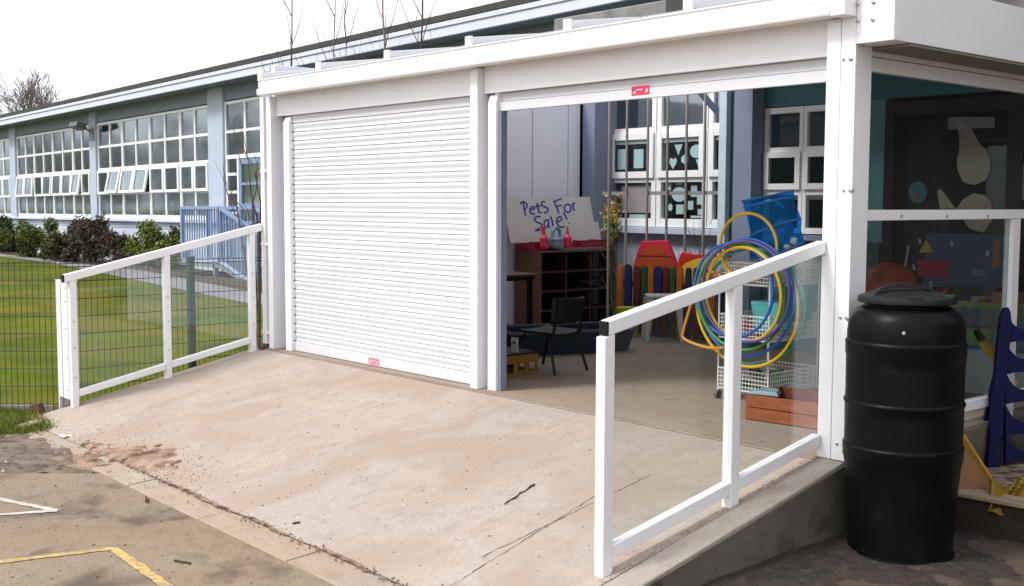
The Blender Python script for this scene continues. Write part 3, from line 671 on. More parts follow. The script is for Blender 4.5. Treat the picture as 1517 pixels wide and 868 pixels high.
# ---------------------------------------------------------------- blue stair railing by the wing's door
br = thing('stair_railing', 'blue steel balustrade around the steps of the school door', 'railing', (-16, 7.5, GZ))
def balus(a, b, zt0, zt1, zb0, zb1, n):
    a, b = Vector(a), Vector(b)
    s = MB(); s.beam((a.x,a.y,zt0), (b.x,b.y,zt1), .09, .08); build('handrail', s, BLUERAIL, br, bev=.01)
    s = MB(); s.beam((a.x,a.y,zb0), (b.x,b.y,zb1), .07, .07); build('lower_rail', s, mat('pale_blue_lower_rail', (.38,.46,.66), .5), br)
    for i in range(n+1):
        f = i/n; p = a+(b-a)*f; s = MB(); r = .016 if 0 < i < n else .045
        s.box(p.x-r, p.x+r, p.y-r*.8, p.y+r*.8, zb0+(zb1-zb0)*f, zt0+(zt1-zt0)*f); build('baluster', s, BLUERAIL, br)
balus((-17.8,7.5,0), (-15.75,7.5,0), 1.19, 1.20, -.12, -.08, 15)
balus((-15.70,7.5,0), (-13.2,7.5,0), 1.19, .44, -.08, -.80+.0, 17)
balus((-17.8,8.2,0), (-15.3,8.2,0), 1.19, 1.20, -.12, -.08, 14)
balus((-15.25,8.2,0), (-12.8,8.2,0), 1.19, .44, -.08, -.80, 16)
for x, z in ((-16.0,-.09), (-14.6,-.38)):
    s = MB(); s.box(x-.05, x+.05, 7.45, 7.55, GZ-.1, z); build('leg', s, BLUERAIL, br)
ld = MB(); ld.box(-17.9, -15.7, 7.45, 8.4, -.24, -.16); ld.hexa([(-15.7,7.45,-.24),(-13.1,7.45,-.9),(-13.1,8.4,-.9),(-15.7,8.4,-.24)], [(-15.7,7.45,-.16),(-13.1,7.45,-.82),(-13.1,8.4,-.82),(-15.7,8.4,-.16)])
build('landing', ld, PATHM, br)

# ---------------------------------------------------------------- classroom block behind the canopy
cb = thing('classroom_block', 'blue painted classroom block behind the canopy with barred and papered windows', 'school building', (2, 4.5, 0))
def CB(name, mb, m, par=None, **k): return build(name, mb, m, par or cb, **k)
# panelled white side wall (seen through the open bay) with recessed seams
WX = 0.0
seams = [ax(px, 200, WX).y for px in (745, 789, 842, 860)]
pj = [.16, 1.05, 1.95, seams[0], seams[1], seams[2], seams[3]]
for a, b in zip(pj[:-1], pj[1:]):
    CB('wall_panel', MB().box(WX-.06, WX, a+.007, b-.007, 0, 2.62), PANELW, bev=.004)
CB('wall_backing', MB().box(WX-.09, WX-.062, .16, pj[-1]+.3, 0, 2.62), mat('seam_lilac', (.5,.48,.66), .6))
CB('wall_end', MB().box(WX-.06, WX-.01, pj[-1]+.001, pj[-1]+.05, 0, 2.62), BLACKP)
yp = pj[-1]+.012
p0 = ay(862, 300, yp).x; p1 = ay(880, 300, yp).x; pb = ax(905, 300, p1).y
CB('pier', MB().box(p0, p1, yp, pb+.6, -.2, 2.95), GBLUE, bev=.006)
YB = pb+.05
pq = ay(820, 28, YB-.05)
CB('parapet', MB().box(pq.x, 9, YB-.05, YB+.2, 2.95, pq.z), PARAP, bev=.02)
CB('roof', MB().box(pq.x+.02, 9, YB+.21, 9, 2.95, 3.3), FELT)
CB('roof', MB().box(2.80, 9, 2.42, YB-.055, 2.955, 3.3), FELT)  # unseen overhang, brought forward to keep daylight off the right-hand part
# barred-window wall: three rows of panes, two columns and a part of a third
zs_ = [ay(940, py, YB).z for py in (191, 199, 258, 268, 327)]
xB0 = ay(903, 230, YB).x; pitchx = ay(975, 230, YB).x - ay(905, 230, YB).x
zb_, zsl, zsh = zs_[4], zs_[3], zs_[0]
CB('wall', MB().box(p1+.002, 2.55, YB+.06, YB+.25, -.3, zb_-.085), LBLUE)
CB('sill', MB().box(p1+.002, 2.55, YB-.08, YB+.058, zb_-.14, zb_-.07), LBLUE, bev=.006)
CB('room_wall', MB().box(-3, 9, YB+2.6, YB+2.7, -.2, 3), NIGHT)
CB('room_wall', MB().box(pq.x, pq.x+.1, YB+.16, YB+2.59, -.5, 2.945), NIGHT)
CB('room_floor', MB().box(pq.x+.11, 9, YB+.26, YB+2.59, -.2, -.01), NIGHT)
CB('wall', MB().box(pq.x, -.07, YB-.02, YB+.15, -.5, 2.945), LBLUE)
PAPERS = {(0,1): [('r', 921,236,12,30), ('r', 946,235,14,28)],
          (1,1): [('t', 1005,222,12,16), ('o', 1032,224,20,20), ('t', 1036,244,11,16), ('h', 997,242,11,17), ('p', 1014,236,10,14)],
          (0,2): [('k', 942,295,45,40), ('w', 944,320,24,5)],
          (1,2): [('o', 1006,288,22,22), ('r', 1028,283,9,17), ('r', 1037,293,9,20), ('r', 1007,310,11,14), ('r', 1023,304,8,13), ('p', 993,307,6,12), ('r', 1038,314,9,9), ('r', 1006,272,10,4), ('r', 991,276,6,11), ('r', 1032,321,18,3)]}
def paper(par, kd, px, py, w, h, Y, m=None, fl=1.3):
    c = ay(px, py, Y); a = ay(px+w/2, py, Y).x - c.x; b = (ay(px, py-h/2, Y).z - c.z)
    if kd in 'rkw': pts = [(-1,-1),(1,-1),(1,1),(-1,1)]
    elif kd == 't': pts = [(0,-1),(1,1),(-1,1)]
    elif kd == 'o': pts = [(math.cos(t*math.pi/10), math.sin(t*math.pi/10)) for t in range(20)]
    elif kd == 'p': pts = [(0,-1),(1,-.5),(1,.5),(0,1),(-1,.5),(-1,-.5)]
    elif kd == 'h': pts = [(0,-1),(.9,0),(1,.6),(.6,1),(0,.65),(-.6,1),(-1,.6),(-.9,0)]
    s = MB(); s.prism([(c.x+a*x, Y, c.z+b*z) for x, z in pts], (0,.003,0))
    return CB('paper_shape', s, m or {'k': PAPERK}.get(kd, PAPER), par)
PANEY = YB+.035
for col in range(3):
    x0 = xB0 + col*pitchx; x1 = x0 + pitchx - .012
    w = MB(); f = .065
    w.box(x0, x0+f, YB, YB+.07, zb_-.065, 2.9); w.box(x1-f, x1, YB, YB+.07, zb_-.065, 2.9)
    for a, b in ((2.82,2.9), (zs_[1]-.045, zs_[0]+.01), (zsl-.02, zsl+.08), (zb_-.065, zb_+.03)): w.box(x0+f+.001, x1-f-.001, YB+.002, YB+.068, a, b)
    fr = CB('window', w, UPVC, bev=.003)
    CB('pane', MB().box(x0+f+.001, x1-f-.001, PANEY, PANEY+.006, zs_[0]+.011, 2.82), WGLASS, fr)
    CB('pane', MB().box(x0+f+.001, x1-f-.001, PANEY, PANEY+.006, zb_+.031, zsl-.021), DARKGLASS, fr)
    s = MB(); a0, a1, c0, c1 = x0+.02, x1-.02, zsl+.03, zs_[1]+.01; f2 = .075
    s.box(a0, a0+f2, YB-.03, YB-.001, c0, c1); s.box(a1-f2, a1, YB-.03, YB-.001, c0, c1); s.box(a0+f2+.001, a1-f2-.001, YB-.029, YB-.001, c1-f2, c1); s.box(a0+f2+.001, a1-f2-.001, YB-.029, YB-.001, c0, c0+f2)
    sa = CB('sash', s, UPVC, bev=.003); CB('pane', MB().box(a0+f2+.001, a1-f2-.001, YB-.015, YB-.009, c0+f2+.001, c1-f2-.001), DARKGLASS, sa)
    CB('blind', MB().box(a0+f2+.002, a1-f2-.002, YB+.002, YB+.01, c1-f2-.045, c1-f2-.002), UPVC, sa)
    for row in (1, 2):
        for d in PAPERS.get((col, row), []): paper(sa if row == 1 else fr, *d, (YB+.006 if row == 1 else YB+.050))
# gate post, blue stay, wing wall at the end of the recess
YR = 3.60
q0, q1 = ay(1065, 300, YR-.06).x, ay(1076, 300, YR-.06).x
xp = ay(1130, 300, YR).x; ypf = ax(1112, 300, xp).y; xq = ay(1085, 300, ypf).x
CB('wall', MB().box(2.58, xp, YR, YB+.06, -.1, 2.95), TEAL)
CB('pier', MB().box(xq, xp, ypf, YR-.002, -.0, 2.95), GBLUE, bev=.006)
# right-hand part under the canopy
zt3, = [ay(1180, 166, YR).z]
wx = [ay(px, 250, YR+.0).x for px in (1131, 1190.5, 1194, 1250)]
zr3 = [2.229, 2.175, 1.866, 1.826, 1.765, 1.528, 1.480, 1.428, 1.132, 1.079]
CB('wall', MB().box(xp+.002, 4.20, YR+.02, YR+.2, -.1, 1.02), TEAL); CB('wall', MB().box(xp+.002, 9, YR+.02, YR+.2, zr3[0]+.01, 2.95), TEAL)
CB('wall', MB().box(4.05, 4.235, YR+.018, YR+.2, 1.021, zr3[0]+.009), mat('pale_teal_jamb', (.17,.40,.43), .75))
CB('sill', MB().box(xp+.002, 4.05, YR-.03, YR+.06, 1.02, 1.07), GBLUE)
pw = .463; xk = 3.425-pw
for k in range(3):
    x0 = xk + k*pw; x1 = min(x0+pw-.006, 4.045); w = MB(); f = .038
    if k == 0: x0 = xp+.004
    w.box(x0, x0+f, YR, YR+.06, zr3[9], zr3[0]); w.box(x1-f, x1, YR, YR+.06, zr3[9], zr3[0])
    for a, b in ((zr3[1],zr3[0]), (zr3[3]-.02,zr3[2]), (zr3[7],zr3[6]+.02), (zr3[9],zr3[8])): w.box(x0+f+.001, x1-f-.001, YR+.002, YR+.058, a, b)
    fr = CB('window', w, UPVC, bev=.002)
    for a, b in ((zr3[2],zr3[1]), (zr3[8],zr3[7])): CB('pane', MB().box(x0+f+.001, x1-f-.001, YR+.03, YR+.036, a+.001, b-.001), WGLASS if a > 1.5 else DARKGLASS, fr)
    s = MB(); f2 = .055; c0, c1 = zr3[6]+.0, zr3[3]+.0; a0, a1 = x0+.012, x1-.012
    s.box(a0, a0+f2, YR-.025, YR-.001, c0, c1); s.box(a1-f2, a1, YR-.025, YR-.001, c0, c1); s.box(a0+f2+.001, a1-f2-.001, YR-.024, YR-.001, c1-f2, c1); s.box(a0+f2+.001, a1-f2-.001, YR-.024, YR-.001, c0, c0+f2)
    sa = CB('sash', s, UPVC, bev=.002); CB('pane', MB().box(a0+f2+.001, a1-f2-.001, YR-.015, YR-.009, c0+f2+.001, c1-f2-.001), DARKGLASS, sa)
    CB('blind', MB().box(x0+f+.002, x1-f-.002, YR+.045, YR+.055, zr3[7]-.04, zr3[7]-.001), UPVC, fr)
CB('wall', MB().box(6.43, 22, YR-.02, YR+.2, -.5, zr3[0]+.009), mat('added_dark_brickwork', (.06,.04,.032), .9, .25, 9))  # unseen; added so the side panes mirror something dark
# large dark doors with paper cut-outs
dx = [ay(px, 230, YR).x for px in (1308, 1345, 1475)]
ztd = ay(1400, 146, YR).z
w = MB(); w.box(4.237, 4.237+.09, YR-.0, YR+.08, 0, ztd); w.box(5.30, 5.42, YR, YR+.08, 0, ztd-.001); w.box(6.3, 6.42, YR, YR+.08, 0, ztd-.001)
w.box(4.328, 9, YR+.003, YR+.077, ztd-.12, ztd); w.box(4.328, 9, YR+.003, YR+.077, 0, .15)
df = CB('glazed_door', w, mat('black_door_frame', (.012,.012,.014), .5), bev=.003)
CB('pane', MB().box(4.328, 5.299, YR+.035, YR+.042, .151, ztd-.121), DARKGLASS, df); CB('pane', MB().box(5.421, 6.299, YR+.035, YR+.042, .151, ztd-.121), DARKGLASS, df)
cxa, cxb = ay(1345, 250, YR+.2).x, ay(1405, 250, YR+.2).x
CB('curtain', MB().grid(lambda u, v: (cxa+(cxb-cxa)*u, YR+.2+.015*math.sin(u*34), .3+1.75*v), 60, 1), CURT, df)
YD = YR+.028
z6 = lambda x, y: (1280+x/3.3376, 60+y/3.3376)
def cut(poly, m, name='paper_shape', Y=YD, d=.003):
    s = MB(); s.prism([ay(*z6(*p), Y) for p in poly], (0,d,0)); return CB(name, s, m, df)
cut([(415,378),(645,378),(645,430),(415,440)], mat('grey_paper', (.30,.32,.31), .8), Y=YD+.004, d=.002)
cut([(722,440),(800,440),(800,500),(722,500)], mat('grey_paper_dim', (.10,.11,.11), .8))
cut([(458,402),(485,400),(525,425),(570,510),(605,540),(625,590),(625,650),(600,690),(545,715),(490,700),(462,640),(458,590),(470,545),(472,480)][::-1], PAPERB)
cut([(362,742),(378,733),(455,832),(375,832)][::-1], PAPERB)
cut([(455,832),(490,785),(540,755),(600,765),(630,800),(632,890),(590,950),(520,930)][::-1], PAPERB)
cut([(752,690),(770,630),(800,600),(830,640),(830,780),(795,800),(760,750)][::-1], PAPERB)
cut([(265+46*math.cos(t*math.pi/12), 750+54*math.sin(t*math.pi/12)) for t in range(24)][::-1], mat('teal_disc', (.03,.18,.22), .6), 'paper_disc')
cut([(265+(20 if t % 2 else 8)*math.cos(t*math.pi/5), 770+(20 if t % 2 else 8)*math.sin(t*math.pi/5)) for t in range(10)][::-1], REDP, 'paper_star', YD-.004)
CB('bracket', MB().beam(ay(1030, 128, 3.55), ay(1062, 165, 3.75), .05, .05), BLUERAIL)

# barred screen in front of the recess
bs = thing('barred_screen', 'tall grey steel bars with one cross rail before the papered windows', 'fence', (1.8, YR, 0))
zr = ay(990, 286, YR).z
s = MB(); s.box(.9, q0, YR-.008, YR+.008, zr-.018, zr+.018); build('cross_rail', s, GALV, bs)
for px in (904, 930, 961, 990, 1018, 1045):
    x = ay(px, 285, YR).x; s = MB(); s.tube([(x,YR-.022,.0),(x,YR-.022,2.7)], .0135, 8); build('bar', s, GALV, bs, smooth=True)
s = MB(); s.box(q0, q1, YR-.08, YR-.01, 0, 2.75); build('post', s, mat('pale_blue_post', (.50,.60,.66), .6, .06, 4), bs, bev=.004)

#TAIL
# ---------------------------------------------------------------- water butt
bc = Vector((6.540, .02, -.405))
wb = thing('water_butt', 'tall black plastic water butt with a handled lid beside the corner post', 'barrel', bc)
MP = .00338
prof = [(.001,.0),(.250,.0),(.272,.004),(.273,.012),(.262,.018),(.264,.10),(.274,.30),(.286,.43),(.292,.475),(.298,.49),(.299,.540),(.301,.548),(.299,.556),(.293,.562),(.292,.600),(.293,.70),
        (.294,.755),(.299,.762),(.301,.770),(.299,.778),(.293,.784),(.292,.83),(.293,.95),(.294,1.00),(.298,1.008),(.298,1.060),(.300,1.067),(.298,1.075),(.291,1.082),(.291,1.12),(.284,1.175),(.266,1.215),(.240,1.238),(.212,1.250),(.208,1.262),(.001,1.262)]
prof = [(a*.972, b) for a, b in prof]
s = MB(); s.lathe(prof, bc, 64, False); build('barrel_body', s, BARREL, wb, smooth=True)
lp = [(.001,1.265),(.205,1.265),(.236,1.268),(.240,1.277),(.234,1.298),(.222,1.302),(.17,1.318),(.10,1.330),(.001,1.336)]
s = MB(); s.lathe(lp, bc, 64, False); lid = build('lid', s, LIDM, wb, smooth=True)
hd = Vector((math.cos(math.radians(22)), math.sin(math.radians(22)), 0)); sd = Vector((-hd.y, hd.x, 0)); s = MB()
fr_ = bc + Vector((rt.x*-.03, rt.y*-.03, 0)) - Vector((fw.x, fw.y, 0))*.06
n = 15; L_ = []
for i in range(n+1):
    t = i/n*math.pi; c = fr_ + rt*(-.155*math.cos(t)) + Vector((0,0,1.282 + .078*math.sin(t)**.75 if 0 < i < n else 1.272))
    L_.append(c)
for a, b in zip(L_[:-1], L_[1:]): s.beam(a, b, .045, .016, -Vector((fw.x, fw.y, 0)))
build('lid_handle', s, LIDM, lid, smooth=True)
for an in (100, 165, 310, 15):
    s = MB(); a = math.radians(an); c = bc + Vector((math.cos(a)*.20, math.sin(a)*.20, 1.30)); s.beam(c - Vector((math.cos(a), math.sin(a), 0))*.035, c + Vector((math.cos(a), math.sin(a), 0))*.035, .06, .03); build('lid_lug', s, LIDM, lid, bev=.006)
q = bc - Vector((fw.x, fw.y, 0)).normalized()*.262 - rt*.10 + Vector((0,0,1.14))
s = MB(); s.sphere((q.x, q.y, q.z), .009, 5); build('rivet', s, mat('pale_rivet', (.35,.36,.34), .5), wb)

# ---------------------------------------------------------------- planting strip with sleeper, climbing ladder, boards
g = MB(); g.grid(lambda u, v: (6.24+5*u, .66+5*v, -.235+.02*math.sin(u*23+v*9)*math.sin(v*31)), 60, 60); kind(build('bark_bed', g, mat('bark_and_soil', (.20,.15,.105), .95, .5, 16, bump=1, bscale=30, dirt=(.05,.03,.02), dirt_s=9, dirt_lo=.5, dirt_hi=.6), smooth=True), 'structure')
s1, s2 = az(1400, 728, -.2), az(1530, 752, -.2); dv = (s2-s1).normalized(); s2 = s1+dv*3
sl = tag(build('timber_sleeper', MB().beam(s1+Vector((0,.0,-.115))-Vector((dv.y*-1,dv.x,0))*-.06, s2+Vector((0,0,-.115))-Vector((dv.y*-1,dv.x,0))*-.06, .11, .21), SLEEP, loc=s1, bev=.012), 'dark timber sleeper edging the bark bed behind the barrel', 'sleeper')
tp_ = tag(build('timber_plank', MB().beam(s1+Vector((0,.06,.0)), s2+Vector((0,.06,.0)), .16, .022), SLEEPT, loc=s1+Vector((0,0,.01)), bev=.004), 'pale worn plank lying on top of the dark sleeper', 'plank')
# wet dark earth round the foot of the water butt and along the ramp wall
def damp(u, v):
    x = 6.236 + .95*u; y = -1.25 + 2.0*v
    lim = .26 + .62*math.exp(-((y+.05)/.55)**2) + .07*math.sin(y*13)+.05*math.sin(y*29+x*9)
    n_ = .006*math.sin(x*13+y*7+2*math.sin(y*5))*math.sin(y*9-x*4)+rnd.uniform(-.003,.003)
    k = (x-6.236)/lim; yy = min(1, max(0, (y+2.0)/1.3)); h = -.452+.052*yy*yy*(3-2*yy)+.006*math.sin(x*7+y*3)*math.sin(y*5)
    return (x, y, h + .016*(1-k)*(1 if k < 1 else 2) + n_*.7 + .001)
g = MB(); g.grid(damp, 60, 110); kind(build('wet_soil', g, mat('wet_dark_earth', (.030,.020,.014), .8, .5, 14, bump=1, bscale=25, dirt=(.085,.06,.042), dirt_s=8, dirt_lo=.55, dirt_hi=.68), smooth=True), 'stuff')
# leaning board
def pz(px, py, d): return CAM + ray(px, py)*d
B0 = [(1427,646), (1473,722), (1452,738), (1418,728), (1414,690)]
s = MB(); s.prism([pz(x, y, 6.35 + (y-646)*-.0022) for x, y in B0][::-1], Vector((fw.x, fw.y, 0))*.012); lb = tag(build('leaning_board', s, BRONZE, loc=pz(1440,735,6.2)), 'orange brown board with a yellow edge leaning behind the barrel', 'board')
s = MB(); s.beam(pz(1425,645,6.35), pz(1474,722,6.18), .018, .03); build('board_edge', s, mat('mustard_edge', (.34,.19,.01), .6), lb)
# crumpled yellow sheeting on the sleeper
def crump(u, v):
    p = pz(1466+70*u, 712+44*v+10*math.sin(u*5), 6.15-.18*v); n_ = .018*math.sin(u*15+v*5)*math.sin(v*8+u*6)+.007*math.sin(u*27+v*19)
    return p + Vector((0,0,n_)) - Vector((fw.x,fw.y,0))*n_
s = MB(); s.grid(crump, 24, 14); o = build('yellow_sheet', s, YFAB, loc=pz(1490,735,6.1), smooth=True); tag(o, 'crumpled yellow plastic sheet draped over the sleeper end', 'sheet')
m_ = o.modifiers.new('thickness', 'SOLIDIFY'); m_.thickness = .012
# blue plastic climbing ladder
lad = thing('climbing_ladder', 'dark blue plastic climbing ladder standing behind the barrel', 'play ladder', (6.5, 1.4, -.22))
DL = 6.95
LP = lambda x, y, dd=0: pz(x, y, DL+dd)
out = [(1463,692),(1470,612),(1478,520),(1484,468),(1489,456),(1495,455),(1498,462),(1500,482),(1492,560),(1486,640),(1482,694)]
s = MB(); s.prism([LP(*p) for p in out][::-1], fw*.05); build('stile', s, DBLUE, lad, bev=.008)
s = MB(); s.prism([LP(x+92, y+4, .12) for x, y in out][::-1], fw*.05); build('stile', s, DBLUE, lad, bev=.008)
for y0, y1 in ((484,504),(528,550),(574,594),(622,642),(664,682)):
    pts = [(1490,y0-2)]; n = 10
    x0, x1 = 1490, 1562
    top = [(x0+(x1-x0)*i/n, y0 - 26*(abs(i/n-.5)*2)**3.2 + 4) for i in range(n+1)]
    bot = [(x0+(x1-x0)*i/n, y1 + 5*(abs(i/n-.5)*2)**2) for i in range(n+1)]
    s = MB(); s.prism([LP(*p, .012) for p in top+bot[::-1]], fw*.035)
    build('rung', s, DBLUE, lad)
s = MB(); s.beam(LP(1474,560,.02), LP(1449,672,.35), .03, .035); build('stay', s, DBLUE, lad, bev=.004)
s = MB(); s.beam(LP(1466,600,.1), LP(1490,604,.3), .03, .03); s.beam(LP(1458,640,.2), LP(1488,650,.2), .03, .03); s.beam(LP(1450,668,.3), LP(1512,676,.3), .03, .03); build('stay_bar', s, DBLUE, lad)
s = MB(); s.tube([pz(1449,495,7.2), pz(1454,503,7.2), pz(1456,506,7.2), pz(1475,530,7.25), pz(1500,570,7.3)], [.018,.02,.03,.034,.034], 12)
h = tag(build('push_handle', s, YELP, loc=pz(1475,530,7.2), smooth=True), 'yellow tube handle with a black grip poking out left of the blue ladder', 'handle')
s = MB(); s.tube([pz(1446,489,7.19), pz(1450,496,7.19), pz(1455,504,7.19)], [.020,.024,.026], 12); build('grip', s, BLACKP, h, smooth=True)

# ---------------------------------------------------------------- cubby shelf, board and bottles in the open bay
SX = .46
sy0, sy1 = ax(800, 420, SX).y, ax(911, 420, SX).y
szt = ax(800, 372, SX).z; szb = -.0
cs = thing('cubby_shelf', 'dark brown cubby shelf unit with twelve pigeonholes against the panelled wall', 'shelf unit', (.25, (sy0+sy1)/2, 0))
t = .022
def SH(n, a, m=WOODED, **k): return build(n, MB().box(*a), m, cs, **k)
SH('side_panel', (.05, SX, sy0, sy0+t, 0, szt-t-.001), WOODBR); SH('side_panel', (.05, SX, sy1-t, sy1, 0, szt-t-.001))
SH('top', (.04, SX+.01, sy0-.01, sy1+.01, szt-t, szt), WOODBR, bev=.003)
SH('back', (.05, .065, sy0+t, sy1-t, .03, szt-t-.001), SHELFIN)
cw = (sy1-sy0-2*t)/3; rh = ax(800, 398, SX).z - ax(800, 427, SX).z
rows = [szt-t-rh*k for k in range(1, 5)]
for z in rows: SH('shelf', (.066, SX-.004, sy0+t+.001, sy1-t-.001, z-.010, z+.010))
for k in (1, 2): SH('divider', (.067, SX-.002, sy0+t+cw*k-.009, sy0+t+cw*k+.009, .0, szt-t-.002))
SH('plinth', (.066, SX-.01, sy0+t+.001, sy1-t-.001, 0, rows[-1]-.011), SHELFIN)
tag(build('blue_tub', MB().hexa([(.2,sy1-.38,rows[1]+.011),(.36,sy1-.38,rows[1]+.011),(.36,sy1-.14,rows[1]+.011),(.2,sy1-.14,rows[1]+.011)], [(.18,sy1-.41,rows[1]+.1),(.38,sy1-.41,rows[1]+.1),(.38,sy1-.11,rows[1]+.1),(.18,sy1-.11,rows[1]+.1)]), NAVY, loc=(.28, sy1-.26, rows[1]+.011), bev=.006), 'small dark blue tub in a pigeonhole of the cubby shelf', 'tub')
# crimson mats on the shelf
def slab(name, label, cat, y0, y1, x0, x1, z0, z1, m, n=20):
    s = MB(); s.grid(lambda u, v: (x0+(x1-x0)*v, y0+(y1-y0)*u, z1 + .010*math.sin(u*9+v*4)*math.sin(v*3.1)), n, 6)
    s.box(x0, x1, y0, y1, z0, z1-.012); return tag(build(name, s, m, loc=((x0+x1)/2, (y0+y1)/2, z0), bev=.006), label, cat)
ya, yb = ax(757, 365, SX-.06).y, ax(797, 365, SX-.06).y
slab('folded_mat', 'crimson vinyl mat folded along the shelf top under the lettered board', 'mat', sy0+.0, sy0+.66, .05, .36, szt+.001, szt+.095, CRIM)
slab('folded_mat', 'dark crimson vinyl mat at the end of the shelf nearest the bars', 'mat', sy0+.68, sy1+.02, .05, .42, szt+.001, szt+.10, CRIM)
s = MB(); s.box(.37, .45, sy0+.28, sy0+1.0, szt+.001, szt+.022); tag(build('grey_tray', s, mat('grey_tray_plastic', (.20,.19,.18), .6), loc=(.41, sy0+.6, szt+.001)), 'shallow grey tray under the spray bottles on the shelf', 'tray')
# board "Pets For Sale!"
BXp = .16
bpx = [(744,292), (881,291.5), (883,308), (891,357), (757,360)]
tb_ = Vector((0,1,0))
def bpl(px, py): # leaning plane
    n_ = Vector((1, 0, .22)).normalized(); c = n_.dot(Vector((.16, 3.4, 1.4))); return onp(px, py, n_, c)
bn = Vector((1,0,.22)).normalized()
s = MB(); s.prism([bpl(*p) for p in bpx], -bn*.012); bd = tag(build('sign_board', s, BOARD, loc=bpl(820, 357)), 'off white board hand lettered Pets For Sale! in blue on the shelf', 'sign')
zt8 = lambda x, y: (740+x/8.682, 280+y/8.682)
strokes = [[(300,165),(318,250),(335,345)], [(265,195),(285,165),(325,170),(352,205),(345,240),(305,262)],
           [(390,265),(425,262),(448,240),(430,225),(400,240),(390,280),(408,315),(455,320)],
           [(480,180),(492,240),(505,295),(540,305)], [(462,225),(528,215)],
           [(585,165),(550,165),(538,195),(570,225),(615,245),(622,275),(600,300),(570,305)],
           [(705,165),(735,240),(765,315)], [(690,165),(740,145),(798,125)], [(728,225),(800,210)],
           [(850,205),(830,240),(845,285),(885,300),(915,275),(912,225),(885,198),(850,205)],
           [(930,190),(948,235),(962,278)], [(938,215),(950,190),(968,178)],
           [(525,358),(480,355),(448,385),(470,420),(530,445),(545,475),(515,505),(460,535),(520,525)],
           [(635,400),(595,400),(572,435),(580,480),(608,485),(635,450)], [(630,395),(628,450),(640,500)],
           [(655,352),(675,410),(688,475)],
           [(745,420),(785,405),(800,375),(775,355),(745,375),(735,420),(755,470),(800,492),(838,480)],
           [(822,300),(845,345),(868,388)], [(884,440),(890,446)]]
s = MB()
def smooth(pts, k=4):
    P_ = [Vector((*p, 0)) for p in pts]; r = []
    for i in range(len(P_)-1):
        a, b, c, d = P_[max(i-1,0)], P_[i], P_[i+1], P_[min(i+2,len(P_)-1)]
        for j in range(k):
            t = j/k; r.append(.5*((2*b)+(c-a)*t+(2*a-5*b+4*c-d)*t*t+(3*b-a-3*c+d)*t**3))
    return r+[P_[-1]]
for k, st_ in enumerate(strokes):
    w_ = 21 if k < 18 else 24
    pp = smooth(st_)
    L_ = []
    for i, p in enumerate(pp):
        d = (pp[min(i+1,len(pp)-1)] - pp[max(i-1,0)]); d = d.normalized() if d.length else Vector((1,0,0)); nn = Vector((-d.y, d.x, 0))*w_*.5
        if i == 0: p = p - d*3
        if i == len(pp)-1: p = p + d*3
        for q in (p+nn, p-nn): L_.append(bpl(*zt8(q.x, q.y)) + bn*(.0015 + .0002*(k % 4)))
    s.add(L_, [(2*i, 2*i+1, 2*i+3, 2*i+2) for i in range(len(pp)-1)])
build('lettering', s, INK, bd)
def bottle(px, m, label, wide=1.0, top='spray'):
    y = ax(px, 362, .41).y; c = (.41, y, szt+.023)
    t_ = thing('spray_bottle', label, 'bottle', c, 0, 'bottles on the cubby shelf')
    k = wide; s = MB(); s.lathe([(.001,0),(.046*k,0),(.050*k,.01),(.050*k,.05),(.043*k,.075),(.050*k,.10),(.040*k,.128),(.017,.15),(.015,.165),(.001,.165)], c, 20, False); build('bottle_body', s, m, t_, smooth=True)
    s = MB(); s.lathe([(.001,.160),(.019,.160),(.019,.185),(.012,.19),(.010,.235),(.004,.245),(.001,.246)], c, 14, False)
    if top == 'spray': s.box(c[0]-.012, c[0]+.012, y-.06, y+.02, c[2]+.215, c[2]+.24); s.beam((c[0],y-.015,c[2]+.22), (c[0],y-.045,c[2]+.17), .012, .010)
    build('spray_head', s, m, t_, smooth=False)
bottle(806, REDB, 'red spray bottle with a trigger head left of the blue jug', 1.0, 'spray')
bottle(840.5, REDB, 'red nozzle bottle right of the blue jug', 1.0, 'nozzle')
y = ax(824, 362, .41).y; c = (.41, y, szt+.023)
jg = thing('plastic_jug', 'blue green plastic jug with a looped handle between two red bottles', 'jug', c)
s = MB(); s.lathe([(.001,0),(.082,0),(.088,.012),(.088,.05),(.078,.075),(.086,.10),(.070,.125),(.001,.13)], c, 24, False); build('jug_body', s, mat('grey_blue_jug', (.16,.24,.28), .3), jg, smooth=True)
s = MB(); s.tube([(c[0], y+.055*math.cos(math.radians(a)), c[2]+.15+.075*math.sin(math.radians(a))) for a in range(-40, 221, 13)], .020, 10); build('jug_handle', s, TEALB, jg, smooth=True)

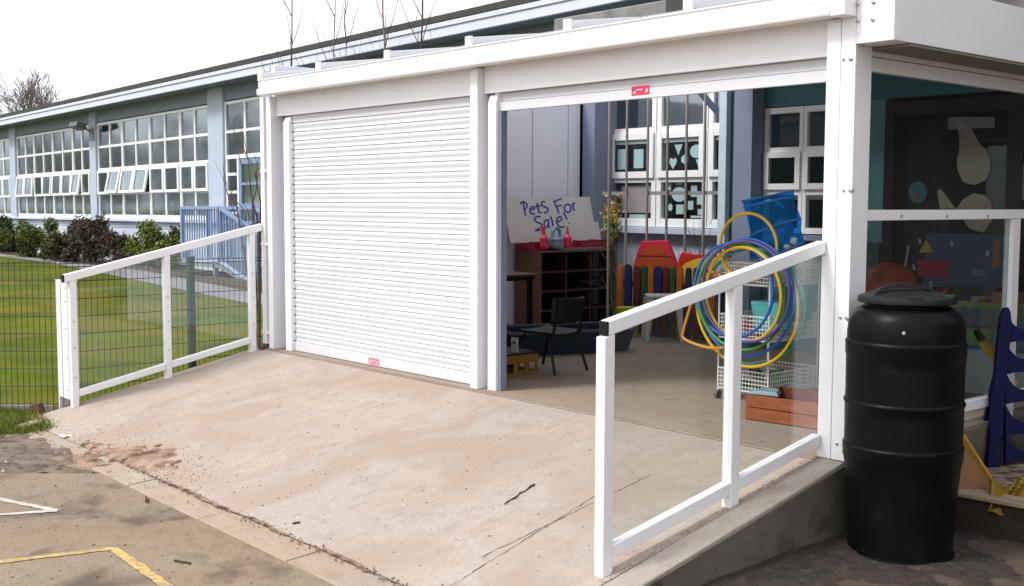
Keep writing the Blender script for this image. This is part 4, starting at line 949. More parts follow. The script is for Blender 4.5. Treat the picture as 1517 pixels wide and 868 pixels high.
# ---------------------------------------------------------------- low table, chairs, crate, tray
tz = .67
ta = ay(798, 407, sy0-.08)
tx1 = az(798, 405, tz)
tbx = thing('low_table', 'low brown topped table with black legs before the cubby shelf', 'table', (tx1.x-.4, tx1.y-.5, 0))
X1_, Y1_ = tx1.x, tx1.y
s = MB(); s.box(X1_-.75, X1_, Y1_-1.1, Y1_, tz-.022, tz); build('tabletop', s, WOODBR, tbx, bev=.004)
s = MB(); s.box(X1_-.72, X1_-.03, Y1_-1.07, Y1_-.03, tz-.062, tz-.0225); build('apron', s, BLACKM, tbx)
for x in (X1_-.70, X1_-.06):
    for y in (Y1_-1.05, Y1_-.06):
        s = MB(); s.box(x-.02, x+.02, y-.02, y+.02, 0, tz-.063); build('leg', s, BLACKM, tbx)
def chair(c, rz_, label, seat_m, frame_m, h=.36, back=.66, round_back=False):
    t_ = thing('school_chair', label, 'chair', c, rz_, 'small chairs in the open bay')
    def Bd(n, s, m, **k): return build(n, s, m, t_, local=True, **k)
    s = MB(); s.grid(lambda u, v: (-.19+.38*u, -.19+.38*v, h + .02*(2*abs(u-.5))**3 + (.015 if v < .1 else 0)), 12, 12); st = Bd('seat', s, seat_m, smooth=True)
    m = st.modifiers.new('thickness', 'SOLIDIFY'); m.thickness = .016
    for sx in (-1, 1):
        for sy in (-1, 1):
            s = MB(); s.tube([(sx*.15, sy*.12, h-.012), (sx*.17, sy*.155, h-.05), (sx*.20, sy*.24, 0)], .0115, 8); Bd('leg', s, frame_m, smooth=True)
    if round_back:
        s = MB(); s.tube([(-.17,.15,h-.02), (-.17,.19,h+.10), (-.14,.215,h+.24), (-.06,.225,h+.30), (.06,.225,h+.30), (.14,.215,h+.24), (.17,.19,h+.10), (.17,.15,h-.02)], .011, 8); Bd('back_frame', s, CHROME, smooth=True)
        s = MB(); s.grid(lambda u, v: (-.15+.3*u, .20-.03*(2*abs(u-.5))**2, h+.10+.11*v), 10, 4); o = Bd('backrest', s, seat_m, smooth=True)
    else:
        for sx in (-1, 1):
            s = MB(); s.tube([(sx*.15,.12,h-.012), (sx*.16,.19,h+.02), (sx*.16,.23,back-.02)], .0115, 8); Bd('back_post', s, frame_m, smooth=True)
        s = MB(); s.grid(lambda u, v: (-.19+.38*u, .225+.05*(2*abs(u-.5))**2*-1+.02*v, back-.20+.20*v), 12, 5); o = Bd('backrest', s, seat_m, smooth=True)
    m = o.modifiers.new('thickness', 'SOLIDIFY'); m.thickness = .014
    return t_
chair((2.80, 1.06, 0), math.radians(-84), 'black school chair standing alone in front of the grey storage tray', BLACKS, BLACKM, .31, .60)
chair((X1_-.42, Y1_-.55, 0), math.radians(40), 'black chair with a curved chrome back pushed under the low table', BLACKS, BLACKM, .33, .6, True)
# ochre crate
c0 = az(796, 553, 0)
cr = thing('plastic_crate', 'ochre plastic crate with cut out sides by the door guide', 'crate', (c0.x-.18, c0.y-.22, 0))
cx0, cx1, cy0, cy1, chh = c0.x-.36, c0.x, c0.y-.46, c0.y, .165
def crate_wall(a, b, nrm):
    a, b = Vector(a), Vector(b); d = (b-a); L = d.length; d.normalize(); s = MB()
    def pc(u0, u1, z0, z1): s.beam(a+d*(u0+u1)/2+Vector((0,0,z0)), a+d*(u0+u1)/2+Vector((0,0,z1)), .010, u1-u0, nrm)
    n = max(2, round(L/.13)); st = L/n
    for i in range(n+1):
        u = i*st; pc(max(0,u-.022), min(L,u+.022), 0, chh)
    for z0, z1 in ((0,.03), (chh-.065,chh)):
        s.beam(a+Vector((0,0,(z0+z1)/2))+Vector(nrm)*.0012, b+Vector((0,0,(z0+z1)/2))+Vector(nrm)*.0012, .012, z1-z0, nrm)
    return build('crate_side', s, CRATE, cr)
crate_wall((cx0,cy0,0), (cx1,cy0,0), (0,-1,0)); crate_wall((cx1,cy0,0), (cx1,cy1,0), (1,0,0)); crate_wall((cx0,cy1,0), (cx1,cy1,0), (0,1,0)); crate_wall((cx0,cy0,0), (cx0,cy1,0), (-1,0,0))
s = MB(); s.box(cx0, cx1, cy0, cy1, .002, .012); build('crate_base', s, CRATE, cr)
s = MB(); s.box(cx0-.012, cx1+.012, cy0-.012, cy1+.012, chh, chh+.012); s.v = s.v; build('crate_rim', s, BLACKP, cr)
bx_ = tag(build('black_box', MB().box(cx0+.03, cx1-.14, cy0+.02, cy1-.20, chh+.013, chh+.12), BLACKS, loc=(cx0+.1, cy0+.1, chh+.013), bev=.004), 'small black box standing on the ochre crate', 'box')
cd_ = tag(build('white_card', MB().box(cx1-.10, cx1-.02, cy1-.19, cy1-.185, chh+.013, chh+.13), mat('white_card', (.6,.58,.56), .7), loc=(cx1-.06, cy1-.19, chh+.013)), 'small white card with a red mark propped on the ochre crate', 'card')
build('red_mark', MB().box(cx1-.075, cx1-.05, cy1-.1925, cy1-.1905, chh+.075, chh+.10), REDP, cd_)
# grey clear storage tray
ta_, tb2 = az(765, 528, 0), az(930, 520, 0); td = (tb2-ta_); tl = td.length; ang = math.atan2(td.y, td.x)
ty = thing('storage_tray', 'long grey see through plastic storage tray on the concrete floor', 'storage tray', (ta_+tb2)/2 + Vector((-math.sin(ang), math.cos(ang), 0))*.27, ang)
def tray_wall(pts, n): pass
hw, hd_, hh = tl/2, .27, .20
s = MB(); b0 = [(-hw,-hd_),(hw,-hd_),(hw,hd_),(-hw,hd_)]; t0 = [(x*1.09,y*1.16) for x, y in b0]
s.add([(x,y,.006) for x, y in b0]+[(x,y,hh) for x, y in t0]+[(x*.98,y*.97,.012) for x, y in b0]+[(x*.985,y*.98,hh) for x, y in t0],
      [(3,2,1,0),(0,1,5,4),(1,2,6,5),(2,3,7,6),(3,0,4,7),(8,9,10,11),(9,8,12,13),(10,9,13,14),(11,10,14,15),(8,11,15,12)])
build('tray_body', s, GREYT, ty, local=True)
s = MB()
for (x0,y0), (x1,y1) in zip(t0, t0[1:]+t0[:1]): s.beam((x0,y0,hh+.004), (x1,y1,hh+.004), .035, .022)
build('tray_rim', s, mat('grey_blue_rim', (.09,.11,.16), .35), ty, local=True, bev=.003)
for i in range(9):
    s = MB(); x = -hw*.8+hw*1.6*i/8; y = rnd.uniform(-.12,.12); e = rnd.uniform(.03,.05); s.box(x-e, x+e, y-e, y+e, .014, .014+e*2)
    m_ = rnd.choice([MAROON, NAVY, REDOR, PAPERB, BLACKS]); p = ty.matrix_basis @ Vector((0,0,0))
    o = build('toy_block', s, m_, local=True, bev=.004); o.location = ty.location; o.rotation_euler = ty.rotation_euler
    me_ = o.data
    for v in me_.vertices: v.co.x -= x; v.co.y -= y
    o.location = Matrix.Rotation(ang, 4, 'Z') @ Vector((x, y, 0)) + Vector(ty.location)
    tag(o, {'maroon_paint':'maroon','navy_paint':'navy','orange_red_plastic':'orange red','buff_paper':'buff','black_seat':'black'}[m_.name]+' block lying inside the grey storage tray', 'toy block', 'blocks in the grey storage tray')
# white stool and lime tub
w0 = az(981, 504, 0)
wst = thing('white_stool', 'small white plastic stool in front of the coloured pickets', 'stool', w0, math.radians(49))
h = .455
s = MB(); s.box(-.165, .165, -.15, .15, h-.03, h); build('seat', s, mat('white_plastic', (.55,.55,.56), .5), wst, local=True, bev=.02, seg=3)
for sx in (-1, 1):
    for sy in (-1, 1):
        s = MB(); s.hexa([(sx*.17-.018,sy*.16-.015,0),(sx*.17+.018,sy*.16-.015,0),(sx*.17+.018,sy*.16+.015,0),(sx*.17-.018,sy*.16+.015,0)], [(sx*.135-.035,sy*.13-.02,h-.031),(sx*.135+.035,sy*.13-.02,h-.031),(sx*.135+.035,sy*.13+.02,h-.031),(sx*.135-.035,sy*.13+.02,h-.031)]); build('leg', s, bpy.data.materials['white_plastic'], wst, local=True, bev=.004)
l0 = ay(931, 455, 3.25)
s = MB(); s.lathe([(.001,0),(.10,0),(.12,l0.z-.02),(.125,l0.z),(.001,l0.z)], (l0.x, l0.y, 0), 20, False)
tag(build('lime_tub', s, LIME, loc=(l0.x, l0.y, 0), smooth=True), 'lime green tub between the cubby shelf and the pickets', 'tub')

# ---------------------------------------------------------------- coloured pickets and play panels before the bars
YP = 3.44
pk = thing('picket_panel', 'row of low pickets painted orange navy maroon and green before the bars', 'picket fence', (1.7, YP, 0))
order = [ORANGE, NAVY, MAROON, GREEN, ORANGE, NAVY, MAROON, GREEN, ORANGE, NAVY, MAROON, GREEN, ORANGE, NAVY]
pxs = [(914,922,391),(925,935,391),(938,948,394),(950,958,393),(960,968,394),(969,980,394),(982,990,395),(992,1000,396),(1002.5,1010.5,394),(1016,1023,396),(1027,1036,396),(1040,1048,397),(1052,1060,397),(1064,1072,398)]
for (p0_, p1_, py), m in zip(pxs, order):
    a, b = ay(p0_, py, YP), ay(p1_, py, YP); zt_2 = a.z; r = (b.x-a.x)/2; xm = (a.x+b.x)/2
    pts = [(a.x,YP,.02),(b.x,YP,.02)] + [(xm+r*math.cos(t*math.pi/8), YP, zt_2-r+r*math.sin(t*math.pi/8)) for t in range(9)]
    s = MB(); s.prism(pts, (0,.02,0)); build('picket', s, m, pk)
x0_, x1_ = ay(912, 440, YP).x, ay(1074, 440, YP).x
for z in (.16, .52):
    s = MB(); s.box(x0_, x1_, YP+.0205, YP+.045, z-.03, z+.03); build('crossbar', s, MAROON, pk)
YQ = 3.53
def play(label, outline, face, rim, facem, rimm):
    c = ay(sum(p[0] for p in outline)/len(outline), 400, YQ)
    t_ = thing('toy_board', label, 'toy board', (c.x, YQ, 0))
    bot = [(outline[-1][0]+2, 497), (outline[0][0]-2, 497)]
    s = MB(); s.prism([ay(*p, YQ) for p in outline+bot][::-1], (0,.04,0)); build('rim', s, rimm, t_, bev=.008)
    s = MB(); s.prism([ay(*p, YQ-.008) for p in face][::-1], (0,.007,0)); build('face', s, facem, t_)
    return t_
pp_ = play('red hexagonal play panel with an orange face behind the pickets', [(938,394),(944,372),(950,357),(988,356),(996,376),(1002,394)], [(941,394),(946,378),(956,367),(968,363),(982,366),(992,378),(999,394),(999,440),(941,440)], None, REDOR, mat('crimson_plastic', (.45,.012,.04), .4))
build('face_groove', MB().beam(ay(945,379,YQ-.009), ay(994,380,YQ-.009), .004, .012, (0,1,0)), MAROON, pp_)
play('arched red play panel with a yellow face beside the hoops', [(1003,392),(1006,380),(1010,373),(1030,377),(1060,375),(1085,384),(1090,394)], [(1008,398),(1015,390),(1030,384),(1050,380),(1075,382),(1086,398),(1086,440),(1008,440)], None, YELP, REDP)

# ---------------------------------------------------------------- wire basket trolley, hoops, bag, planter
TY = 1.05
ca, cb_ = ay(1064, 543, TY).x, ay(1138, 554.5, TY).x; TY1 = ax(1208, 545, cb_).y + .02
tr_ = thing('basket_trolley', 'white wire trolley with three baskets of toys on castors', 'trolley', ((ca+cb_)/2, (TY+TY1)/2, 0))
def wire_basket(x0, x1, y0, y1, z0, z1):
    s = MB(); r = .0028
    def wl(a, b, rr=r): s.tube([a, b], rr, 4, cap=False)
    st = .026
    nx, ny, nz = [max(2, round(k/st)) for k in (x1-x0, y1-y0, z1-z0)]
    for i in range(nx+1):
        x = x0+(x1-x0)*i/nx
        for y in (y0, y1): wl((x,y,z0), (x,y,z1))
        wl((x,y0,z0), (x,y1,z0))
    for i in range(ny+1):
        y = y0+(y1-y0)*i/ny
        for x in (x0, x1): wl((x,y,z0), (x,y,z1))
    for k in range(nz+1):
        z = z0+(z1-z0)*k/nz; rr = .005 if k in (0, nz) else r
        for a, b in (((x0,y0),(x1,y0)), ((x1,y0),(x1,y1)), ((x1,y1),(x0,y1)), ((x0,y1),(x0,y0))): wl((*a,z), (*b,z), rr)
    return build('wire_basket', s, WIREW, tr_)
zl0, zl1 = .075, ay(1138, 554.5, TY).z
zm1 = ay(1069, 465, TY).z; zm0 = ay(1135, 507, TY).z; zu1 = ay(1100, 389, TY).z; zu0 = ay(1133, 424, TY).z
wire_basket(ca, cb_, TY, TY1, zl0, zl1); wire_basket(ca, cb_, TY, TY1, zm0, zm1); wire_basket(ca-.06, cb_, TY, TY1, zu0, zu1)
for x in (ca+.0, cb_):
    for y in (TY, TY1):
        s = MB(); s.tube([(x,y,.05), (x,y,zu1)], .006, 6); build('upright', s, WIREW, tr_)
        s = MB(); s.tube([(x-.012,y,.03),(x+.012,y,.03)], .03, 14); build('castor', s, mat('grey_castor', (.12,.12,.12), .6) if 'grey_castor' not in bpy.data.materials else bpy.data.materials['grey_castor'], tr_, smooth=True)
CN = {'green_paint':'dark green', 'hoop_green':'leaf green', 'hoop_blue':'blue', 'black_seat':'black', 'crimson_vinyl':'crimson', 'pink_sticker':'pink', 'lime_plastic':'lime', 'hoop_purple':'purple', 'hoop_orange':'orange', 'orange_red_plastic':'orange red', 'maroon_paint':'maroon', 'navy_paint':'navy', 'buff_paper':'buff'}
def blocks(x0, x1, y0, y1, z, cols, n, label, grp):
    for i in range(n):
        mc = rnd.choice(cols); e = rnd.uniform(.025, .045); x = rnd.uniform(x0+.05, x1-.05); y = rnd.uniform(y0+.05, y1-.05); lv = rnd.randint(0, 1)*.05
        s = MB(); s.box(-e, e, -e*rnd.uniform(.6,1.2), e, 0, e*rnd.uniform(1,1.8)); o = build('toy_block', s, mc, local=True, bev=.004)
        o.location = (x, y, z+.006+lv); o.rotation_euler = (0,0,rnd.uniform(0,3)); tag(o, CN[mc.name]+label, 'toy block', grp)
blocks(ca, cb_, TY, TY1, zl0, [GREEN, HGRN, HBLUE, HGRN, BLACKS], 16, ' toy block in the bottom basket of the trolley', 'toys in the bottom basket')
blocks(ca, cb_, TY, TY1, zm0, [CRIM, PINK, CRIM, LIME, HPUR], 16, ' toy block in the middle basket of the trolley', 'toys in the middle basket')
blocks(ca, cb_, TY, TY1, zu0, [HORA, REDOR, HBLUE, HORA], 12, ' toy block in the top basket of the trolley', 'toys in the top basket')
s = MB(); xt = ay(1122, 440, 1.2).x; s.hexa([(xt+.02,1.15,zm1-.12),(xt+.20,1.15,zm1-.12),(xt+.20,1.50,zm1-.12),(xt+.02,1.50,zm1-.12)], [(xt,1.12,zm1+.10),(xt+.24,1.12,zm1+.10),(xt+.24,1.54,zm1+.10),(xt,1.54,zm1+.10)])
tag(build('turquoise_tub', s, TEALTUB, loc=(xt+.1, 1.3, zm1-.12), bev=.01), 'turquoise plastic tub above the middle basket of the trolley', 'tub')
hoops = [('hoop', 'blue hoop nearest the front of the bunch on the trolley', 1085, 430, 71, .945, HBLUE, 0), ('hoop', 'large blue hoop hanging low in the bunch', 1104, 441, 86, .975, HBLUE, 2),
         ('hoop', 'largest yellow hoop in the bunch on the trolley', 1104, 450, 94, 1.0, HYEL, -2), ('hoop', 'deep green hoop at the right edge of the bunch', 1115, 454, 88, 1.02, HTEAL, 3),
         ('hoop', 'small yellow hoop standing above the others in front of the blue bag', 1108, 366, 51, .99, HYEL, 0), ('hoop', 'leaf green hoop tucked in the middle of the bunch', 1096, 440, 78, .93, HGRN, 4),
         ('hoop', 'innermost yellow hoop in the middle of the bunch', 1100, 436, 70, .915, HYEL, -3), ('hoop', 'purple hoop in the middle of the bunch', 1103, 432, 76, .90, HPUR, 5)]
for nme, lab, px, py, ry, y, m, tilt in hoops:
    c = ay(px, py, y); dd = (c-CAM).dot(fw); r = ry*dd/F; ph = rnd.uniform(0, 6)
    s = MB(); ca_ = math.radians(tilt)
    s.tube([(r*math.cos(t*math.pi/24)*(1+.015*math.sin(2*t*math.pi/24+ph)), r*math.cos(t*math.pi/24)*math.sin(ca_)*.6, r*math.sin(t*math.pi/24)*(1+.02*math.sin(t*math.pi/12+ph))) for t in range(48)], .0108, 8, closed=True)
    o = build(nme, s, m, local=True, smooth=True); o.location = c; tag(o, lab, 'hoop', 'plastic hoops bunched on the trolley')
kp = [(1038,415),(1030,432),(1021,460),(1012,492),(1013,501),(1028,509),(1050,515),(1070,515),(1085,505),(1090,470),(1085,430),(1062,405),(1047,405)]
s = MB(); pts = smooth(kp, 4)[:-1]; s.tube([ay(p.x, p.y, .96) for p in pts], .0105, 8, closed=True)
tag(build('hoop', s, HORA, loc=ay(1050, 460, .96), smooth=True), 'kinked orange hoop bent to a corner at the outer side of the bunch', 'hoop', 'plastic hoops bunched on the trolley')
# blue net bag of balls
YBG = 1.22
bag_px = [[(1099,298),(1140,290),(1176,283)], [(1106,318),(1143,310),(1178,300)], [(1112,345),(1148,334),(1186,322)], [(1113,362),(1150,354),(1188,345)], [(1112,385),(1152,378),(1192,360)]]
def bagp(u, v, back):
    i = min(int(v*4), 3); f = v*4-i; j = min(int(u*2), 1); e = u*2-j
    lerp = lambda a, b, t: (a[0]+(b[0]-a[0])*t, a[1]+(b[1]-a[1])*t)
    a = lerp(bag_px[i][j], bag_px[i][j+1], e); b = lerp(bag_px[i+1][j], bag_px[i+1][j+1], e); p = lerp(a, b, f)
    bulge = .10*math.sin(math.pi*u)**.6*math.sin(math.pi*min(1, v*1.05))**.7 if 0 < u < 1 and 0 < v < 1 else 0
    cr_ = .008*math.sin(u*19+v*7)*math.sin(v*23+u*5)
    return ay(p[0], p[1], YBG) + Vector((0, (bulge if back else -bulge)+cr_, 0))
bgr = thing('net_bag', 'blue see through bag of grey balls propped on the top basket', 'bag', ay(1150, 380, YBG))
for bk in (0, 1):
    s = MB(); s.grid(lambda u, v: bagp(u, v, bk), 16, 20); build('bag_side', s, BAGM, bgr, smooth=True)
for v in (.0, .12, .52, .98):
    s = MB(); s.tube([bagp(u/12, min(.999, v+.08*(1-u/12)*(1 if v == .52 else 0)), 0) - Vector((0,.004,0)) for u in range(13)], .008, 6); build('seam', s, BAGSEAM, bgr, smooth=True)
for px, py, r, bl in ((1161,338,15,'largest pale grey ball, highest in the blue see through bag'),(1153,353,13,'second largest grey ball, in the middle of the blue bag'),(1140,352,10,'grey ball nearest the hoops inside the blue bag'),(1177,355,8,'small grey ball nearest the corner post side of the blue bag'),(1167,363,7,'smallest grey ball at the bottom seam of the blue bag')):
    c = ay(px, py, YBG); rr = r*(c-CAM).dot(fw)/F; s = MB(); s.sphere((0,0,0), rr, 9); o = build('play_ball', s, BALLG, local=True, smooth=True); o.location = c; tag(o, bl, 'ball', 'balls in the blue bag')
s = MB()
for i in range(22):
    p = ay(1124+1.9*i, 312-15*math.sin(math.pi*min(1, (i+2)/26)), YBG-.0)+Vector((0,-.03,0)); s.sphere((p.x,p.y,p.z), .009, 4)
tag(build('bead_string', s, mat('pale_beads', (.55,.62,.62), .4), loc=ay(1145, 305, YBG), smooth=True), 'string of pale beads inside the top of the blue bag', 'beads')
# wooden planter
pa, pb_ = az(1104, 621, 0), az(1204, 636, 0); dv = (pb_-pa).normalized(); nv = Vector((-dv.y, dv.x, 0)); PL = .62; PD = .42
plo = thing('wooden_planter', 'orange stained wooden box open at the top in front of the trolley', 'planter', pa)
ph = ay(1108, 584, pa.y).z
for k in range(2):
    z0 = .004+k*(ph/2); z1 = z0+ph/2-.006
    for a, b, n_, m in ((pa, pa+dv*PL, nv, PLANT), (pa+nv*PD, pa+nv*PD+dv*PL, nv, DRED), (pa+nv*.021, pa+nv*(PD-.001), dv, DRED), (pa+dv*(PL-.02)+nv*.021, pa+dv*(PL-.02)+nv*(PD-.001), dv, DRED)):
        s = MB(); s.prism([a+Vector((0,0,z0)), b+Vector((0,0,z0)), b+n_*.02+Vector((0,0,z0)), a+n_*.02+Vector((0,0,z0))], (0,0,z1-z0)); build('board', s, m, plo, bev=.002)
s = MB(); s.prism([pa+dv*.01+nv*.02+Vector((0,0,.03)), pa+dv*(PL-.02)+nv*.02+Vector((0,0,.03)), pa+dv*(PL-.02)+nv*(PD-.02)+Vector((0,0,.03)), pa+dv*.01+nv*(PD-.02)+Vector((0,0,.03))], (0,0,.05)); build('planter_floor', s, DRED, plo)
c = pa+dv*.09+nv*.09+Vector((0,0,ph+.0))
s = MB(); s.hexa([c+dv*-.085+nv*-.075, c+dv*.12+nv*-.05, c+dv*.06+nv*.09, c+dv*-.06+nv*.09], [c+dv*-.06+nv*-.06+Vector((0,0,.024)), c+dv*.10+nv*-.045+Vector((0,0,.024)), c+dv*.05+nv*.075+Vector((0,0,.03)), c+dv*-.05+nv*.07+Vector((0,0,.03))])
tag(build('slate_piece', s, SLATE, loc=c, bev=.004), 'blue grey slab of slate laid on the corner of the wooden planter', 'slate')

# ---------------------------------------------------------------- behind the side glass
d0 = ay(1318, 430, 2.5)
s = MB()
for k in range(9): pass
def dome(u, v):
    a = u*math.pi*2; p = v*math.pi/2; k = 1+.04*math.cos(a*7)
    return (d0.x+.27*k*math.cos(a)*math.cos(p)**.7, d0.y+.22*k*math.sin(a)*math.cos(p)**.7, .45+(ay(1315,389,2.5).z-.45)*math.sin(p))
s.grid(dome, 40, 10); tag(build('play_tent', s, mat('orange_red_nylon', (.42,.06,.012), .5, .35, 7), loc=(d0.x, d0.y, .45), smooth=True), 'orange red domed nylon tent behind the lower side pane', 'tent')
YM = 3.50
mq = [ay(*p, YM) for p in ((1366,424),(1497,427),(1494,347),(1372,345))]
s = MB(); s.prism(mq, (0,.01,0)); pm = tag(build('number_mat', s, MATB, loc=mq[0]), 'navy fabric number mat with coloured shapes hung on the dark doors', 'play mat')
def flat(poly, m, n='mat_shape', dy=.002):
    s = MB(); s.prism([ay(*p, YM-dy) for p in poly], (0,.0015,0)); return build(n, s, m, pm)
flat([(1361,374),(1382,374),(1372,354)], mat('mat_yellow', (.60,.50,.02), .6)); flat([(1359,409),(1405,412),(1405,386),(1360,384)], mat('mat_red', (.40,.02,.05), .6)); flat([(1469,396),(1480,396),(1482,356),(1472,356)], mat('mat_orange', (.42,.17,.04), .6))
flat([(1440,411),(1462,409),(1458,400),(1440,398)], mat('mat_grey', (.16,.20,.25), .6))
SEG = {'5': 'abcdg'.replace('b','f').replace('d','cd')[:0]+'afgcd', '8': 'abcdefg', '0': 'abcdef'}
def digit(ch, px, py, h):
    w_ = h*.5; t_ = h*.16; s = MB(); R = {'a': (0,0,w_,t_), 'd': (0,h-t_,w_,h), 'g': (0,h/2-t_/2,w_,h/2+t_/2), 'f': (0,0,t_,h/2), 'e': (0,h/2,t_,h), 'b': (w_-t_,0,w_,h/2), 'c': (w_-t_,h/2,w_,h)}
    for k, q in enumerate(SEG[ch]):
        x0, y0, x1, y1 = R[q]; e = .003+.0003*k; s.prism([ay(px+x0,py+y1,YM-e), ay(px+x1,py+y1,YM-e), ay(px+x1,py+y0,YM-e), ay(px+x0,py+y0,YM-e)], (0,.0002,0))
    build('mat_digit', s, bpy.data.materials['pale_paper'], pm)
for a in (('8',1361,354,7), ('5',1408,357,8), ('8',1461,371,8), ('5',1352,392,8), ('5',1377,417,8), ('5',1431,433,7)): digit(*a)
for a, b, lab in (((1346,364),(1340,402), 'thin pale cane leaning just right of the orange tent'), ((1491,366),(1489,436), 'thin buff cane standing at the far edge of the number mat')):
    s = MB(); p, q = ay(*a, 3.3), ay(*b, 3.25); q = p+(q-p)*((p.z)/(p.z-q.z)); s.tube([p, q], .010, 8); tag(build('cane', s, mat('cane_wood', (.5,.42,.32), .6) if 'cane_wood' not in bpy.data.materials else bpy.data.materials['cane_wood'], loc=q, smooth=True), lab, 'cane')
# play table with a road mat hanging down its front
YT = 2.62
ra, rb = ay(1395, 445, YT), ay(1520, 453, YT); zt_t = ra.z
pt = thing('play_table', 'white play table with a printed road mat down its front behind the side glass', 'table', (ra.x+.4, YT+.3, 0))
s = MB(); s.box(ra.x-.05, 6.12, YT+.012, YT+.6, zt_t-.03, zt_t); build('tabletop', s, CREAM, pt, bev=.004)
s = MB(); s.box(ra.x-.03, 6.10, YT+.014, YT+.03, 0, zt_t-.031); build('front_panel', s, CREAM, pt)
zr_ = lambda py: ay(1460, py, YT).z
s = MB(); s.box(ra.x, 6.09, YT, YT+.008, zr_(518), zt_t); rm = build('road_mat', s, ROADG, pt)
for a, b, c, d, m in ((ra.x+.002, 6.08, zr_(458), zt_t-.002, ROADGR), (ra.x+.002, ay(1468,500,YT).x, zr_(513), zr_(488), ROADGR), (ra.x+.002, 6.08, zr_(518), zr_(515), HBLUE), (ra.x+.002, 6.08, zt_t-.014, zt_t-.001, HORA), (ra.x+.002, 6.08, zr_(486), zr_(484), CRIM)):
    build('mat_print', MB().box(a, b, YT-.002-rnd.uniform(0,.0008), YT-.0005, c, d), m, rm)
s = MB()
for i in range(14): s.box(ra.x+.02+i*.055, ra.x+.045+i*.055, YT-.002, YT-.0005, zr_(474), zr_(472.5))
build('mat_print', s, PAPERB, rm)
for px, m, w_, h_, lab in ((1400,REDP,.05,.09,'red toy on the play table nearest the orange tent'), (1418,GREEN,.06,.10,'green toy on the play table behind the barrel lid'), (1432,NAVY,.03,.07,'navy toy on the play table'), (1446,PAPERB,.05,.03,'buff toy lying on the play table'), (1459,REDOR,.07,.03,'orange red toy lying on the play table'), (1470,MAROON,.03,.03,'maroon toy on the play table beside the cardboard box')):
    p = ay(px, 440, YT+.12); s = MB(); s.hexa([(p.x-w_/2,p.y-.03,zt_t+.001),(p.x+w_/2,p.y-.03,zt_t+.001),(p.x+w_/2,p.y+.03,zt_t+.001),(p.x-w_/2,p.y+.03,zt_t+.001)], [(p.x-w_*.3,p.y-.02,zt_t+h_),(p.x+w_*.4,p.y-.02,zt_t+h_*.8),(p.x+w_*.4,p.y+.02,zt_t+h_*.9),(p.x-w_*.3,p.y+.02,zt_t+h_)])
    tag(build('table_toy', s, m, loc=(p.x, p.y, zt_t+.001), bev=.006), lab, 'toy', 'small toys along the play table')
p = ay(1487, 440, YT+.15); tag(build('cardboard_box', MB().box(p.x-.06, p.x+.14, p.y-.06, p.y+.1, zt_t+.001, zt_t+.075), CARD, loc=(p.x, p.y, zt_t+.001), bev=.003), 'small brown cardboard box at the end of the play table', 'box')

# ---------------------------------------------------------------- playground markings and litter
def line(name, a, b, w, m, lab):
    a, b = Vector(a), Vector(b); n = max(4, int((b-a).length/.05)); return a, b, n
def paint(name, pts, w, m, lab):
    s = MB()
    for a, b in zip(pts[:-1], pts[1:]):
        a, b = Vector(a), Vector(b); d = (b-a).normalized(); n_ = Vector((-d.y, d.x, 0)); k = max(3, int((b-a).length/.04)); o = len(s.v)
        for i in range(k+1):
            p = a+(b-a)*(i/k); s.v += [tuple(p+n_*(w/2+rnd.uniform(-.006,.006))), tuple(p-n_*(w/2+rnd.uniform(-.006,.006)))]
        s.f += [[o+2*i, o+2*i+1, o+2*i+3, o+2*i+2] for i in range(k)]; s.m += [0]*k
    return kind(build(name, s, m), 'structure')
zg = GZ+.004
yl = [az(-160,853,GZ), az(168,813,GZ), az(245,868,GZ)]; e2 = (yl[2]-yl[1]).normalized()
paint('yellow_line', [(yl[0].x,yl[0].y,zg), (yl[1].x,yl[1].y,zg)], .05, YPAINT, ''); p_ = yl[1]+e2*2.2; paint('yellow_line', [(yl[1].x,yl[1].y,zg+.001), (p_.x,p_.y,zg+.001)], .055, YPAINT, '')
wl_ = [az(-90,722,GZ), az(85,757,GZ), az(-90,770,GZ)]
paint('white_line', [(wl_[0].x,wl_[0].y,zg), (wl_[1].x,wl_[1].y,zg)], .05, WPAINT, ''); paint('white_line', [(wl_[1].x,wl_[1].y,zg+.001), (wl_[2].x,wl_[2].y,zg+.001)], .05, WPAINT, '')
# builders' sand spilt over the kerb at the ramp's foot
sc_ = az(172, 682, -.45)
def mound(u, v):
    a = (u-.5)*2; b = (v-.5)*2
    x = sc_.x + .80*a; y = sc_.y + .30*b + .10*a + .05*math.sin(a*5)
    base = rz(x, max(-2.15, min(-.02, y))) if y > -2.15 else -.452
    n_ = math.sin(x*13+y*7)*math.sin(y*17-x*5)*.6 + math.sin(x*31+1)*math.sin(y*37)*.5 + rnd.uniform(-.45, .45)
    k = 1 - (abs(a)**1.6 + b*b)*1.15
    return (x, y, base + .020*max(-.9, k + .55*n_) - .006)
s = MB(); s.grid(mound, 90, 40); kind(build('spilt_sand', s, SAND, smooth=True), 'stuff')
def scatter(name, n, m, fn, smin, smax, flat_=.25):
    s = MB()
    for i in range(n):
        p = fn(i)
        if p is None: continue
        e = rnd.uniform(smin, smax); a = rnd.uniform(0, 6.28); d = Vector((math.cos(a), math.sin(a), 0)); n_ = Vector((-d.y, d.x, 0)); c = Vector(p); w = rnd.uniform(.25, .6)
        s.add([c-d*e, c+n_*e*w, c+d*e, c-n_*e*w, c+Vector((0,0,e*flat_*2+.002))], [(0,1,4),(1,2,4),(2,3,4),(3,0,4)])
    return kind(build(name, s, m), 'stuff')
def on_ramp(i):
    x = rnd.uniform(.1, 5.9); y = -2.1*rnd.random()**.8; return (x, y, rz(x, y)+.001)
scatter('leaf_litter', 190, LITTER, on_ramp, .003, .010, .12)
scatter('ramp_grit', 240, mat('dark_grit', (.10,.075,.05), .9), on_ramp, .002, .005, .4)
